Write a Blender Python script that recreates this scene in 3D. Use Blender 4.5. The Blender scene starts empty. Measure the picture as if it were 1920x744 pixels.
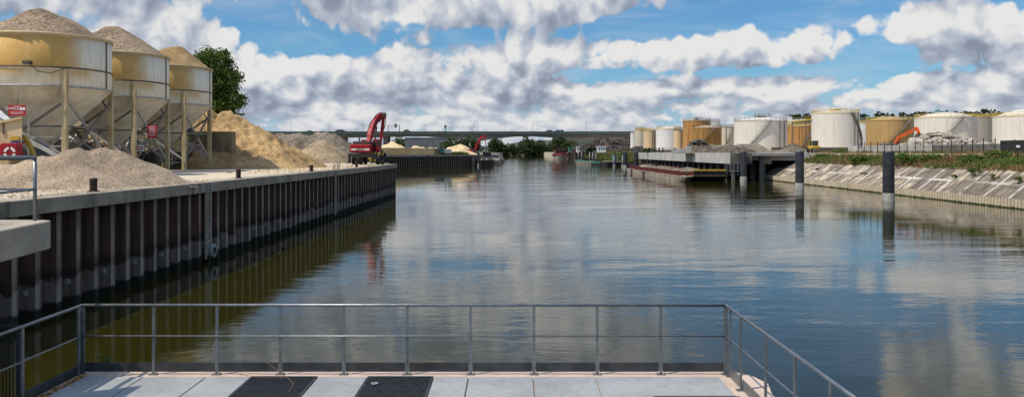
import bpy, bmesh, math, random
from mathutils import Vector, Matrix, noise as mn
R = math.radians
random.seed(7)
scn = bpy.context.scene
C = scn.collection
F = 1500.0                      # focal length in photo pixels (1920 wide)
EYE = 5.5                       # eye height above the water
def at(x, y, Y):                # a photo pixel at depth Y -> world point
    return Vector(((x-960)/F*Y, Y, EYE-(y-285)/F*Y))
def ax(x, Y): return (x-960)/F*Y
def az(y, Y): return EYE-(y-285)/F*Y

# ---------------------------------------------------------------- render / view
scn.view_settings.view_transform = 'Standard'
scn.view_settings.look = 'None'
scn.view_settings.exposure = 0.0
scn.view_settings.gamma = 1.0
scn.render.resolution_x = 1024; scn.render.resolution_y = 396
cam = bpy.data.cameras.new('camera'); camo = bpy.data.objects.new('camera', cam); C.objects.link(camo)
camo.location = (0, 0, EYE); camo.rotation_euler = (R(90), 0, 0)
cam.sensor_width = 36; cam.lens = 36*F/1920; cam.shift_y = -87/1920
cam.clip_start = .1; cam.clip_end = 6000
scn.camera = camo
cy = scn.cycles
cy.max_bounces = 6; cy.diffuse_bounces = 3; cy.glossy_bounces = 3; cy.transmission_bounces = 4; cy.volume_bounces = 0
cy.caustics_reflective = False; cy.caustics_refractive = False
cy.sample_clamp_indirect = 4
cy.use_denoising = True

# ---------------------------------------------------------------- node helper
class NT:
    def __init__(s, tree): s.t = tree; s.n = tree.nodes; s.l = tree.links
    def new(s, typ, **kw):
        n = s.n.new(typ)
        for k, v in kw.items(): setattr(n, k, v)
        return n
    def put(s, sock, v):
        if isinstance(v, bpy.types.NodeSocket): s.l.new(v, sock)
        elif v is not None:
            if sock.type == 'RGBA' and not isinstance(v, (int, float)) and len(v) == 3: v = (*v, 1)
            sock.default_value = v
    def m(s, op, a, b=None, c=None, clamp=False):
        n = s.new('ShaderNodeMath', operation=op, use_clamp=clamp)
        s.put(n.inputs[0], a)
        if b is not None: s.put(n.inputs[1], b)
        if c is not None: s.put(n.inputs[2], c)
        return n.outputs[0]
    def add(s, a, b): return s.m('ADD', a, b)
    def mul(s, a, b): return s.m('MULTIPLY', a, b)
    def xyz(s, x, y, z):
        n = s.new('ShaderNodeCombineXYZ')
        s.put(n.inputs[0], x); s.put(n.inputs[1], y); s.put(n.inputs[2], z)
        return n.outputs[0]
    def sep(s, v):
        n = s.new('ShaderNodeSeparateXYZ'); s.put(n.inputs[0], v); return n.outputs
    def noise(s, vec, scale, detail=4, rough=.55, dist=0, out=0):
        n = s.new('ShaderNodeTexNoise')
        s.put(n.inputs['Vector'], vec); s.put(n.inputs['Scale'], scale)
        n.inputs['Detail'].default_value = detail; n.inputs['Roughness'].default_value = rough
        n.inputs['Distortion'].default_value = dist
        return n.outputs[out]
    def ramp(s, f, lo, hi, a=0., b=1., smooth=True):
        n = s.new('ShaderNodeMapRange'); n.interpolation_type = 'SMOOTHSTEP' if smooth else 'LINEAR'
        s.put(n.inputs['Value'], f); s.put(n.inputs['From Min'], lo); s.put(n.inputs['From Max'], hi)
        s.put(n.inputs['To Min'], a); s.put(n.inputs['To Max'], b)
        return n.outputs[0]
    def mix(s, f, a, b, mode='MIX'):
        n = s.new('ShaderNodeMix', data_type='RGBA', blend_type=mode)
        s.put(n.inputs[0], f); s.put(n.inputs[6], a); s.put(n.inputs[7], b)
        return n.outputs[2]
    def pos(s): return s.new('ShaderNodeNewGeometry').outputs['Position']
    def obj(s): return s.new('ShaderNodeTexCoord').outputs['Object']

# ---------------------------------------------------------------- sky with cumulus
SUN_EL, SUN_AZ = R(56), R(180+64)         # azimuth measured from +Y clockwise: sun stands on the left, a little behind the camera
sun_dir = Vector((math.sin(SUN_AZ)*math.cos(SUN_EL), math.cos(SUN_AZ)*math.cos(SUN_EL), math.sin(SUN_EL)))
world = bpy.data.worlds.new('World'); scn.world = world; world.use_nodes = True
wt = world.node_tree; wt.nodes.clear()
W = NT(wt)
sky = W.new('ShaderNodeTexSky', sky_type='NISHITA'); sky.sun_disc = False
sky.sun_elevation = SUN_EL; sky.sun_rotation = SUN_AZ
sky.altitude = 50; sky.air_density = 1.0; sky.dust_density = .6; sky.ozone_density = 2.0

def B(x, y, rx, ry, a, dark=0): return (math.atan((x-960)/F), math.atan((285-y)/F), rx/F, ry/F, a)
blobs = [B(70,22,170,50,.34), B(340,78,110,45,.40), B(940,5,390,38,.42), B(680,135,230,55,.30), B(480,150,160,50,.15),
  B(1005,105,80,45,.32), B(1340,95,280,42,.32), B(1740,45,110,42,.40), B(1850,100,140,40,.32), B(1800,170,170,32,.25),
  B(590,40,70,25,.2), B(1100,170,600,24,.16),
  B(480,35,75,38,-.55), B(610,90,95,22,-.55), B(1190,58,120,20,-.55), B(880,66,70,14,-.35), B(760,50,40,12,-.2), B(1050,70,40,14,-.2), B(1790,150,30,12,-.2), B(1450,18,230,36,-.75), B(1660,125,80,42,-.40),
  B(1120,143,70,12,-.4), B(1900,15,60,36,-.5), B(1560,185,90,18,-.22), B(1560,140,60,14,-.2), B(1330,142,280,8,-.28),
  B(1470,-80,150,80,-.8), B(1770,-110,150,90,.4), B(950,-150,500,110,.40), B(1200,10,160,30,.15), B(560,-70,200,70,.2), B(720,-12,50,22,-.3), B(250,-80,200,60,.2)]
tc = W.new('ShaderNodeTexCoord')
vx, vy, vz = W.sep(tc.outputs['Generated'])
A_ = W.m('ARCTAN2', vx, vy); E_ = W.m('ARCSINE', W.m('MAXIMUM', vz, 0.))
den = W.add(E_, .05)
def cloudnoise(da, de, det):
    q = W.xyz(W.add(W.mul(A_, 13.), da), W.mul(W.m('LOGARITHM', W.m('MULTIPLY_ADD', den, 1+de, 0.), math.e), 2.15), 5.1)
    n = W.noise(q, 1.0, det, .53, .1)
    b = W.noise(q, 2.3, 1 if det > 5 else 0, .5, .3)
    b = W.m('ABSOLUTE', W.m('SUBTRACT', b, .5))
    c = W.noise(q, 6.1, 1, .5, .3) if det > 5 else None
    r = W.add(W.mul(W.m('SUBTRACT', n, .5), 1.25), W.m('MULTIPLY_ADD', b, 1.05, -.13))
    if c is not None: r = W.add(r, W.m('MULTIPLY_ADD', W.m('ABSOLUTE', W.m('SUBTRACT', c, .5)), .30, -.055*.6))
    return r
def blobsum(de):
    D = None
    e = W.m('MULTIPLY_ADD', den, de, E_)
    for (bx, by, rx, ry, a), dxs in zip(blobs, DX):
        dy = W.m('MULTIPLY_ADD', e, 1/ry, -by/ry)
        D = W.m('MULTIPLY_ADD', W.m('POWER', math.exp(-1.), W.m('MULTIPLY_ADD', dy, dy, dxs)), a, D if D is not None else 0.)
    return D
DX = []
for (bx, by, rx, ry, a) in blobs:
    q_ = W.m('MULTIPLY_ADD', A_, 1/rx, -bx/rx); DX.append(W.mul(q_, q_))
base = W.ramp(E_, .12, .055, .045, .25)
b0 = W.add(blobsum(0), base); b2 = W.add(blobsum(.17), base)
D0 = W.add(cloudnoise(0, 0, 8), b0)
S0 = cloudnoise(0, 0, 7); D1 = cloudnoise(-.09, .10, 7)
D2 = W.add(cloudnoise(-.05, .22, 2), b2)
mask = W.ramp(D0, -.01, .16)
thick = W.ramp(D0, .05, .55)
l1 = W.mul(W.m('SUBTRACT', S0, D1), W.ramp(E_, 0., .09, 1.2, 1.3))
l2 = W.mul(W.m('SUBTRACT', W.add(W.mul(D0, .35), W.mul(W.add(S0, b0), .65)), D2), W.ramp(E_, 0., .09, .8, 1.2))
lit = W.add(W.add(W.ramp(E_, .06, .11, .80, .75), l1), W.m('SUBTRACT', l2, W.mul(thick, W.ramp(E_, .11, .17, .20, .45))))
lit = W.add(lit, W.mul(W.m('SUBTRACT', W.m('SUBTRACT', D0, b0), S0), 1.9))
lit = W.m('MINIMUM', W.m('MAXIMUM', lit, 0.), 1.)
hi = W.ramp(E_, .19, .32, 1., .75)
cc = W.new('ShaderNodeValToRGB'); W.put(cc.inputs[0], lit)
el = cc.color_ramp.elements
el[0].position = 0.0; el[0].color = (2.5, 2.9, 3.7, 1)
el[1].position = 1.0; el[1].color = (7.9, 7.85, 7.8, 1)
for p_, c_ in ((.28, (3.5, 4.0, 4.9)), (.56, (5.0, 5.4, 6.2)), (.80, (6.7, 6.85, 7.1))):
    e_ = el.new(p_); e_.color = (*c_, 1)
low = W.ramp(E_, .06, .0, 0., .35)
cloudcol = W.mix(low, cc.outputs[0], (5.0, 5.5, 6.4))
cloudcol = W.mix(1, cloudcol, W.xyz(hi, hi, hi), 'MULTIPLY')
# thin veils in the blue
veil = W.mul(W.ramp(W.noise(W.xyz(W.mul(A_, 5), W.mul(E_, 26), 1), 1.2, 6, .6, .6), .42, .75), .35)
bluesky = W.mix(1, sky.outputs[0], (.50, .86, 1.10), 'MULTIPLY')
bluesky = W.mix(W.ramp(E_, .12, 0., 0., .75), bluesky, (3.9, 5.3, 6.9))
skyc = W.mix(veil, bluesky, (6.2, 6.6, 7.2))
final = W.mix(mask, skyc, cloudcol)
over = W.ramp(E_, .36, .85, 1., 2.1)      # unseen sky overhead brightened as added fill light for shaded faces
final = W.mix(1, final, W.xyz(over, over, over), 'MULTIPLY')
bg = W.new('ShaderNodeBackground'); W.put(bg.inputs[0], final); bg.inputs[1].default_value = .1
wo = W.new('ShaderNodeOutputWorld'); wt.links.new(bg.outputs[0], wo.inputs[0])
world.cycles.sampling_method = 'MANUAL'; world.cycles.sample_map_resolution = 1024

sl = bpy.data.lights.new('sun', 'SUN'); sl.energy = 4.4; sl.angle = R(.53); sl.color = (1, .92, .79)
so = bpy.data.objects.new('sun', sl); C.objects.link(so)
so.rotation_euler = (-sun_dir).to_track_quat('-Z', 'Y').to_euler(); so.location = (-40, -10, 60)

# ---------------------------------------------------------------- mesh builder
def tag(o, label=None, cat=None, group=None, kind=None):
    if label: o['label'] = label
    if cat: o['category'] = cat
    if group: o['group'] = group
    if kind: o['kind'] = kind
    return o
def thing(name, label, cat, loc=(0, 0, 0), group=None, rz=0):
    o = bpy.data.objects.new(name, None); C.objects.link(o)
    o.location = loc; o.rotation_euler = (0, 0, rz); o.empty_display_size = .2
    return tag(o, label, cat, group)
def wloc(o):
    v = Vector((0, 0, 0))
    while o: v += o.location; o = o.parent
    return v
class MB:
    def __init__(s): s.v = []; s.f = []; s.sm = []
    def add(s, vs, fs, sm=False):
        b = len(s.v); s.v += [tuple(v) for v in vs]; s.f += [[b+i for i in f] for f in fs]; s.sm += [sm]*len(fs); return s
    def box(s, x0, x1, y0, y1, z0, z1, M=None):
        vs = [Vector((x, y, z)) for z in (z0, z1) for y in (y0, y1) for x in (x0, x1)]
        if M is not None: vs = [M @ v for v in vs]
        return s.add(vs, [(0,2,3,1),(4,5,7,6),(0,1,5,4),(1,3,7,5),(3,2,6,7),(2,0,4,6)])
    def bar(s, a, b, w, h=None, up=(0, 0, 1)):
        a = Vector(a); b = Vector(b); h = h or w; d = (b-a); L = d.length; d.normalize()
        upv = Vector(up)
        if abs(d.dot(upv)) > .98: upv = Vector((0, 1, 0))
        x = d.cross(upv).normalized(); z = x.cross(d)
        M = Matrix((x, d, z)).transposed().to_4x4(); M.translation = a
        return s.box(-w/2, w/2, 0, L, -h/2, h/2, M)
    def tube(s, pts, r, n=8, caps=True):
        pts = [Vector(p) for p in pts]; rs = r if isinstance(r, (list, tuple)) else [r]*len(pts)
        vs = []; fs = []; px = None
        for i, p in enumerate(pts):
            d = (pts[min(i+1, len(pts)-1)]-pts[max(i-1, 0)]).normalized()
            if px is None:
                u = Vector((0, 0, 1)) if abs(d.z) < .9 else Vector((0, 1, 0)); px = d.cross(u).normalized()
            px = (px-d*px.dot(d)).normalized(); py = d.cross(px)
            for k in range(n):
                t = 2*math.pi*k/n; vs.append(p+(px*math.cos(t)+py*math.sin(t))*rs[i])
        for i in range(len(pts)-1):
            for k in range(n): fs.append((i*n+k, i*n+(k+1) % n, (i+1)*n+(k+1) % n, (i+1)*n+k))
        s.add(vs, fs, n > 5)
        if caps: s.add([], []) ; b = len(s.v)-len(vs); s.f += [[b+k for k in range(n)][::-1], [b+(len(pts)-1)*n+k for k in range(n)]]; s.sm += [False]*2
        return s
    def lathe(s, prof, c=(0, 0, 0), n=32, a0=0, a1=2*math.pi, sm=True):
        full = abs(a1-a0-2*math.pi) < 1e-6; m = n if full else n+1; vs = []; fs = []
        for r, z in prof:
            for k in range(m):
                t = a0+(a1-a0)*k/n; vs.append((c[0]+r*math.cos(t), c[1]+r*math.sin(t), c[2]+z))
        for i in range(len(prof)-1):
            for k in range(n):
                k2 = (k+1) % m; fs.append((i*m+k, i*m+k2, (i+1)*m+k2, (i+1)*m+k))
        return s.add(vs, fs, sm)
    def wheel(s, c, r, w, n=20):       # axle along X
        vs = []; fs = []; prof = [(r*.55, -w/2), (r*.93, -w/2), (r, -w/3), (r, w/3), (r*.93, w/2), (r*.55, w/2)]
        for rr, x in prof:
            for k in range(n):
                t = 2*math.pi*k/n; vs.append((c[0]+x, c[1]+rr*math.cos(t), c[2]+rr*math.sin(t)))
        for i in range(len(prof)-1):
            for k in range(n): fs.append((i*n+k, i*n+(k+1) % n, (i+1)*n+(k+1) % n, (i+1)*n+k))
        return s.add(vs, fs, True)
    def prism(s, poly, z0, z1):        # poly counter-clockwise
        n = len(poly); vs = [(x, y, z0) for x, y in poly]+[(x, y, z1) for x, y in poly]
        return s.add(vs, [list(range(n, 2*n)), list(range(n))[::-1]]+[(i, (i+1) % n, n+(i+1) % n, n+i) for i in range(n)])
    def side(s, prof, y0, y1, M=None): # profile in (x,z) extruded along y
        n = len(prof); vs = [Vector((x, y0, z)) for x, z in prof]+[Vector((x, y1, z)) for x, z in prof]
        if M is not None: vs = [M @ v for v in vs]
        return s.add(vs, [list(range(n)), list(range(n, 2*n))[::-1]]+[(i, n+i, n+(i+1) % n, (i+1) % n) for i in range(n)])
    def build(s, name, m, parent=None, bevel=0, weld=False):
        me = bpy.data.meshes.new(name); off = wloc(parent) if parent else Vector((0, 0, 0))
        me.from_pydata([tuple(Vector(v)-off) for v in s.v], [], s.f)
        me.polygons.foreach_set('use_smooth', s.sm)
        me.materials.append(m); me.update()
        bm = bmesh.new(); bm.from_mesh(me)
        if weld: bmesh.ops.remove_doubles(bm, verts=bm.verts, dist=1e-4)
        bmesh.ops.recalc_face_normals(bm, faces=bm.faces)
        if bevel: bmesh.ops.bevel(bm, geom=bm.edges, offset=bevel, segments=1, affect='EDGES')
        bm.to_mesh(me); bm.free()
        o = bpy.data.objects.new(name, me); C.objects.link(o); o.parent = parent
        return o
def copy_tree(o, parent=None):
    c = o.copy(); C.objects.link(c); c.parent = parent
    for ch in list(o.children): copy_tree(ch, c)
    return c
def copies(proto, spots, labels=None):
    out = [proto]
    for i, (loc, rz) in enumerate(spots):
        o = proto if i == 0 else copy_tree(proto)
        o.location = loc; o.rotation_euler = (0, 0, rz)
        if labels: o['label'] = labels[i] if isinstance(labels, (list, tuple)) else labels
        if i: out.append(o)
    return out
def fbm(x, y, z=0, s=1, o=4):
    return mn.fractal(Vector((x*s, y*s, z*s)), .6, 2.1, o)

# ---------------------------------------------------------------- materials
def newmat(name):
    m = bpy.data.materials.new(name); m.use_nodes = True; t = m.node_tree
    return m, NT(t), t.nodes['Principled BSDF']
def surf(name, c1, c2=None, scale=1., rough=.8, metal=0., bump=0., bscale=None, detail=5, stain=None, coord='pos', spec=.3, lo=.35, hi=.65):
    """colour varied by noise; stain = (colour, scale, amount, lo)"""
    m, T, b = newmat(name)
    p = T.pos() if coord == 'pos' else T.obj()
    if c2 is None: c2 = tuple(v*.75 for v in c1)
    n = T.noise(p, scale, detail, .6)
    col = T.mix(T.ramp(n, lo, hi), c1, c2)
    fine = T.noise(p, scale*9, 3, .6)
    col = T.mix(.5, col, T.mix(T.ramp(fine, .3, .7), (.82, .82, .82), (1.12, 1.12, 1.12)), 'MULTIPLY')
    if stain:
        sc = stain[1]
        if isinstance(sc, tuple): mp = T.new('ShaderNodeMapping'); T.put(mp.inputs[0], p); mp.inputs['Scale'].default_value = sc; sp = mp.outputs[0]; sn = T.noise(sp, 1., 5, .65)
        else: sn = T.noise(p, sc, 5, .65)
        col = T.mix(T.mul(T.ramp(sn, stain[3], stain[3]+.15), stain[2]), col, stain[0])
    T.put(b.inputs['Base Color'], col); b.inputs['Roughness'].default_value = rough
    b.inputs['Metallic'].default_value = metal; b.inputs['Specular IOR Level'].default_value = spec
    if bump:
        bn = T.new('ShaderNodeBump'); bn.inputs['Strength'].default_value = 1.; bn.inputs['Distance'].default_value = bump
        T.put(bn.inputs['Height'], T.noise(p, bscale or scale*6, 5, .65)); T.put(b.inputs['Normal'], bn.outputs[0])
    return m
M = {}
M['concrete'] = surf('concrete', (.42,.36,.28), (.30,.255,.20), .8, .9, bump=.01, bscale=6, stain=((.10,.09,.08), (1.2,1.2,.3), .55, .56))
M['cap'] = surf('cap_concrete', (.40,.335,.245), (.27,.225,.165), .6, .9, bump=.012, bscale=5, stain=((.07,.065,.055), (1.4,1.4,.35), .75, .53))
M['pale_concrete'] = surf('pale_concrete', (.46,.44,.40), (.36,.345,.32), .35, .9, stain=((.20,.19,.175), (.9,.9,.12), .5, .56))
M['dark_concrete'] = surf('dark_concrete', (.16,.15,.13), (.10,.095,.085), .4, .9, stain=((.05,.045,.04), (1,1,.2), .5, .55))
M['block_tan'] = surf('tan_block', (.25,.20,.12), (.18,.145,.09), .5, .9, stain=((.09,.07,.045), (1,1,.2), .6, .52))
M['yard'] = surf('yard_ground', (.60,.50,.37), (.48,.40,.29), .22, .95, bump=.02, bscale=3, stain=((.33,.28,.22), .5, .6, .55))
M['earth'] = surf('earth', (.30,.25,.17), (.20,.17,.11), .15, .95, bump=.03, bscale=2)
M['galv'] = surf('galvanised_steel', (.26,.275,.285), (.19,.205,.215), 6, .42, metal=.75, coord='obj')
M['galv_dark'] = surf('dark_steel_plate', (.075,.08,.085), (.05,.054,.058), 4, .5, metal=.5, coord='obj')
M['black_steel'] = surf('black_steel', (.018,.018,.02), (.03,.028,.026), 1, .6)
M['grating'] = surf('grating_steel', (.10,.105,.11), (.07,.07,.075), 8, .45, metal=.7, coord='obj')
M['alu'] = surf('deck_panel', (.33,.335,.33), (.265,.27,.265), 1.1, .65, metal=.05, bump=.0015, bscale=60, stain=((.25,.245,.235), 1.7, .6, .57))
M['ledge'] = surf('pink_concrete', (.56,.43,.34), (.45,.35,.28), 3, .9, bump=.006, bscale=18, stain=((.22,.17,.13), 4, .5, .60))
M['beam'] = surf('cream_steel', (.54,.43,.25), (.42,.31,.15), .7, .6, stain=((.20,.12,.05), (2,2,.35), .5, .56))
M['brace'] = surf('pale_brace', (.44,.42,.38), (.30,.28,.24), .9, .6, stain=((.14,.09,.05), 2, .5, .58))
M['seam'] = surf('brown_seam', (.20,.13,.065), (.12,.08,.045), .9, .7)
M['grey_brace'] = surf('grey_brace', (.22,.19,.15), (.14,.12,.09), .9, .7)
M['machinery'] = surf('machine_dark', (.055,.05,.045), (.09,.075,.055), .8, .7)
M['machine_grey'] = surf('machine_grey', (.20,.19,.17), (.13,.12,.10), .8, .7)
M['cream_wall'] = surf('cream_wall', (.58,.46,.27), (.50,.37,.19), .5, .7, stain=((.22,.13,.06), (1.6,1.6,.25), .5, .57))
M['red_paint'] = surf('red_paint', (.36,.010,.016), (.25,.008,.012), 1, .5, coord='obj', spec=.25, stain=((.09,.02,.018), 1.3, .5, .58))
M['red_faded'] = surf('faded_red_paint', (.30,.05,.042), (.22,.04,.034), 1, .45, coord='obj', spec=.5)
M['sign_red'] = surf('sign_red', (.45,.012,.025), (.38,.01,.02), 3, .5)
M['white_paint'] = surf('white_paint', (.72,.71,.68), (.62,.61,.58), 1, .5)
M['sign_text'] = surf('sign_lettering', (.78,.76,.76), (.7,.68,.68), 1, .5)
M['yellow'] = surf('yellow_paint', (.52,.33,.025), (.40,.25,.025), 1, .5, stain=((.25,.14,.03), 1.5, .4, .58))
M['orange'] = surf('orange_paint', (.62,.10,.015), (.5,.08,.012), 1, .45)
M['green_paint'] = surf('green_paint', (.05,.24,.16), (.05,.16,.11), .5, .6)
M['blue'] = surf('blue_paint', (.02,.05,.22), (.015,.04,.18), 1, .4)
M['dark_glass'] = surf('dark_glass', (.02,.025,.03), (.03,.035,.04), 1, .12, spec=.6)
M['rubber'] = surf('rubber', (.02,.02,.02), (.035,.032,.03), 2, .85)
M['bollard'] = surf('rusty_bollard', (.050,.034,.024), (.028,.020,.016), 3, .75)
M['pile_black'] = surf('black_dolphin_pile', (.014,.015,.018), (.032,.033,.036), .9, .42, spec=.5, stain=((.12,.12,.11), (3,3,.3), .5, .66))
M['pile_foot'] = surf('grey_dolphin_foot', (.30,.29,.26), (.20,.19,.165), 2, .8)
M['rust_hull'] = surf('grey_hull', (.40,.34,.27), (.26,.21,.16), .35, .75, stain=((.16,.055,.03), (.6,.6,1.4), .6, .52))
M['hull_black'] = surf('black_hull', (.022,.020,.020), (.04,.032,.028), .6, .7)
M['rust_red'] = surf('rusty_red_paint', (.17,.028,.022), (.09,.020,.018), .8, .6, stain=((.05,.03,.025), 1.2, .5, .55))
M['bark'] = surf('bark', (.09,.065,.045), (.05,.038,.028), 3, .95, bump=.02, bscale=12)
M['pale_brick'] = surf('brick', (.34,.24,.17), (.28,.2,.14), .6, .9)
M['bridge_green'] = surf('green_grey_parapet', (.06,.085,.082), (.048,.07,.066), .05, .8)
M['bridge_conc'] = surf('bridge_concrete', (.17,.15,.125), (.125,.11,.09), .05, .9)
M['shed'] = surf('grey_shed', (.15,.155,.17), (.12,.125,.14), .03, .7)
M['roof_red'] = surf('clay_roof', (.20,.11,.075), (.15,.085,.06), .2, .85)
M['roof_slate'] = surf('slate_roof', (.12,.12,.125), (.09,.09,.095), .2, .8)
M['leaf_litter'] = surf('dry_leaves', (.42,.26,.09), (.26,.15,.06), 9, .9)
M['twig'] = surf('twig', (.20,.10,.065), (.13,.07,.05), 9, .9)
M['debris'] = surf('rubble_concrete', (.50,.44,.37), (.34,.29,.24), .9, .95, lo=.4, hi=.6)
M['scrap'] = surf('scrap_metal', (.085,.055,.045), (.055,.048,.044), .35, .8, stain=((.30,.28,.26), 1.4, .7, .62))
M['stick_grey'] = surf('grey_paint', (.28,.29,.30), (.2,.21,.22), 1, .5)

def foliage(name, c1, c2, c3=None, scale=.6):
    m, T, b = newmat(name); p = T.pos()
    n = T.noise(p, scale, 4, .6); f = T.noise(p, scale*8, 2, .6)
    col = T.mix(T.ramp(n, .36, .64), c1, c2)
    if c3: col = T.mix(T.ramp(T.noise(p, scale*.45, 3, .6), .46, .55), col, c3)
    col = T.mix(.8, col, T.mix(T.ramp(f, .3, .7), (.6,.6,.6), (1.35,1.35,1.35)), 'MULTIPLY')
    T.put(b.inputs['Base Color'], col); b.inputs['Roughness'].default_value = .7; b.inputs['Specular IOR Level'].default_value = .2
    tr = T.new('ShaderNodeBsdfTranslucent'); T.put(tr.inputs[0], col)
    ms = T.new('ShaderNodeMixShader'); ms.inputs[0].default_value = .25
    T.l.new(b.outputs[0], ms.inputs[1]); T.l.new(tr.outputs[0], ms.inputs[2])
    T.l.new(ms.outputs[0], T.n['Material Output'].inputs[0])
    return m
M['leaf_near'] = foliage('leaves_oak', (.12,.175,.03), (.06,.10,.020), scale=.5)
M['leaf_far'] = foliage('leaves_far', (.065,.095,.030), (.034,.055,.020), scale=.06)
M['leaf_bush'] = foliage('leaves_bush', (.13,.19,.035), (.075,.125,.025), scale=1.2)
M['grass'] = foliage('bank_grass', (.30,.185,.085), (.19,.12,.055), (.12,.165,.035), scale=.3)
M['grass_green'] = foliage('quay_grass', (.17,.22,.035), (.10,.14,.03), (.22,.19,.07), scale=.3)

def grit(name, cols, scale, bump, wash=None, big=.25):
    """loose stones or sand: speckle at stone size, slow tint, grainy bump"""
    m, T, b = newmat(name); p = T.pos()
    v = T.new('ShaderNodeTexVoronoi'); T.put(v.inputs['Vector'], p); v.inputs['Scale'].default_value = scale
    r = T.new('ShaderNodeSeparateColor'); T.put(r.inputs[0], v.outputs['Color'])
    cr = T.new('ShaderNodeValToRGB'); T.put(cr.inputs[0], r.outputs[0]); e = cr.color_ramp.elements
    e[0].color = (*cols[0], 1); e[1].color = (*cols[-1], 1)
    for i, c in enumerate(cols[1:-1]): k = e.new((i+1)/(len(cols)-1)); k.color = (*c, 1)
    n = T.noise(p, big, 4, .6)
    col = T.mix(1, cr.outputs[0], T.mix(T.ramp(n, .35, .65), (.66,.65,.63), (1.16,1.15,1.12)), 'MULTIPLY')
    if wash: col = T.mix(T.mul(T.ramp(T.noise(p, wash[1], 5, .65), .52, .66), wash[2]), col, wash[0])
    T.put(b.inputs['Base Color'], col); b.inputs['Roughness'].default_value = .95; b.inputs['Specular IOR Level'].default_value = .15
    bn = T.new('ShaderNodeBump'); bn.inputs['Distance'].default_value = bump
    h = T.add(T.mul(v.outputs['Distance'], -1.), T.mul(T.noise(p, scale*.35, 4, .7), 1.6))
    T.put(bn.inputs['Height'], h); T.put(b.inputs['Normal'], bn.outputs[0])
    return m
M['gravel_pink'] = grit('pink_grey_gravel', [(.17,.115,.075), (.37,.275,.19), (.43,.33,.235), (.56,.45,.33)], 26, .016)
M['gravel_brown'] = grit('brown_gravel', [(.12,.08,.05), (.27,.19,.125), (.34,.25,.17), (.47,.37,.27)], 13, .03)
M['gravel_dark'] = grit('dark_gravel', [(.09,.07,.05), (.155,.125,.095), (.19,.155,.12), (.26,.22,.17)], 5, .06, ((.42,.33,.24), .10, .7))
M['gravel_tan'] = grit('tan_gravel', [(.22,.155,.095), (.30,.22,.14), (.34,.26,.17), (.40,.31,.21)], 6, .04)
M['sand'] = grit('sand', [(.32,.195,.085), (.41,.265,.125), (.445,.295,.14), (.50,.345,.175)], 9, .05, ((.24,.15,.075), .35, .6))
M['sand_fine'] = grit('fine_sand', [(.58,.42,.23), (.66,.50,.29), (.70,.54,.33), (.74,.58,.37)], 4, .05, ((.40,.28,.16), .25, .4))
M['soil'] = grit('dark_soil', [(.055,.045,.035), (.12,.10,.08), (.16,.13,.10), (.22,.18,.14)], 3, .12)
M['rubble_bed'] = grit('rubble_bed', [(.14,.12,.10), (.34,.29,.24), (.44,.38,.31), (.56,.5,.43)], 2.2, .2)

def mat_silo():
    m, T, b = newmat('silo_paint'); p = T.obj(); x, y, z = T.sep(p)
    ang = T.m('ARCTAN2', y, x)                                # around the silo
    v = T.xyz(T.mul(ang, 9.), 0., T.mul(z, .45)); st = T.noise(v, 1.3, 6, .65, .2)
    cl = T.noise(p, .55, 4, .6)
    # rust film on the flank that turns towards the lock (about -100 degrees), inside each band
    d = T.m('ABSOLUTE', T.add(ang, 1.5)); flank = T.ramp(d, .70, 1.15, 1., 0.)
    band = T.mul(T.ramp(z, 6.58, 6.72), T.ramp(z, 8.72, 8.42)); band2 = T.mul(T.ramp(z, 5.7, 6.5), T.ramp(z, 6.62, 6.5))
    band2 = T.mul(T.mul(band2, T.ramp(d, .95, 1.35, 1., 0.)), .85)
    r = T.m('MAXIMUM', band, band2)
    film = T.mul(T.mul(T.m('MAXIMUM', T.mul(flank, band), T.mul(band2, T.ramp(cl, .28, .5))), 1.), T.ramp(st, .05, .32))
    white = T.mix(T.ramp(st, .3, .7), (.88,.81,.66), (.72,.64,.48))
    rust = T.mix(T.ramp(T.noise(p, 1.1, 5, .65), .35, .65), (.50,.26,.035), (.56,.35,.09))
    col = T.mix(T.mul(film, .93), white, rust)
    runs = T.mul(T.ramp(T.noise(T.xyz(T.mul(ang, 26.), 0., T.mul(z, .3)), 1., 4, .7), .60, .74), T.ramp(z, 5.4, 6.0, .2, .6))
    col = T.mix(runs, col, (.24,.14,.05))
    cone = T.ramp(z, 5.50, 5.44)
    conec = T.mix(T.ramp(T.noise(p, .9, 5, .65), .35, .68), (.74,.66,.52), (.52,.44,.32))
    col = T.mix(cone, col, conec)
    T.put(b.inputs['Base Color'], col); b.inputs['Roughness'].default_value = .6; b.inputs['Specular IOR Level'].default_value = .3
    return m
M['silo'] = mat_silo()

def mat_tank(name, c, rust=None, amt=.0, lo=.5, lean=None):
    m, T, b = newmat(name); p = T.obj(); x, y, z = T.sep(p); ang = T.m('ARCTAN2', y, x)
    st = T.noise(T.xyz(T.mul(ang, 7.), T.mul(x, .02), T.mul(z, .05)), 1.6, 5, .7, 0)
    st2 = T.noise(T.xyz(T.mul(ang, 22.), 0., T.mul(z, .06)), 1., 4, .6)
    col = T.mix(T.ramp(st2, .3, .7), c, tuple(v*.90 for v in c))
    pl = T.m('FRACT', T.mul(z, 1/1.9)); seam = T.mul(T.m('LESS_THAN', pl, .05), .20)
    if rust: col = T.mix(T.mul(T.ramp(st, lo, lo+.12), amt), col, rust)
    col = T.mix(seam, col, tuple(v*.45 for v in c))
    col = T.mix(T.mul(T.ramp(T.noise(T.xyz(T.mul(ang, 11.), 0., T.mul(z, .12)), 2., 5, .7), .5, .75), .22), col, tuple(v*.62 for v in c))
    T.put(b.inputs['Base Color'], col); b.inputs['Roughness'].default_value = .55; b.inputs['Specular IOR Level'].default_value = .3
    return m
M['t_white'] = mat_tank('tank_white', (.60,.565,.50), (.42,.36,.27), .45, .52)
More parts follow.
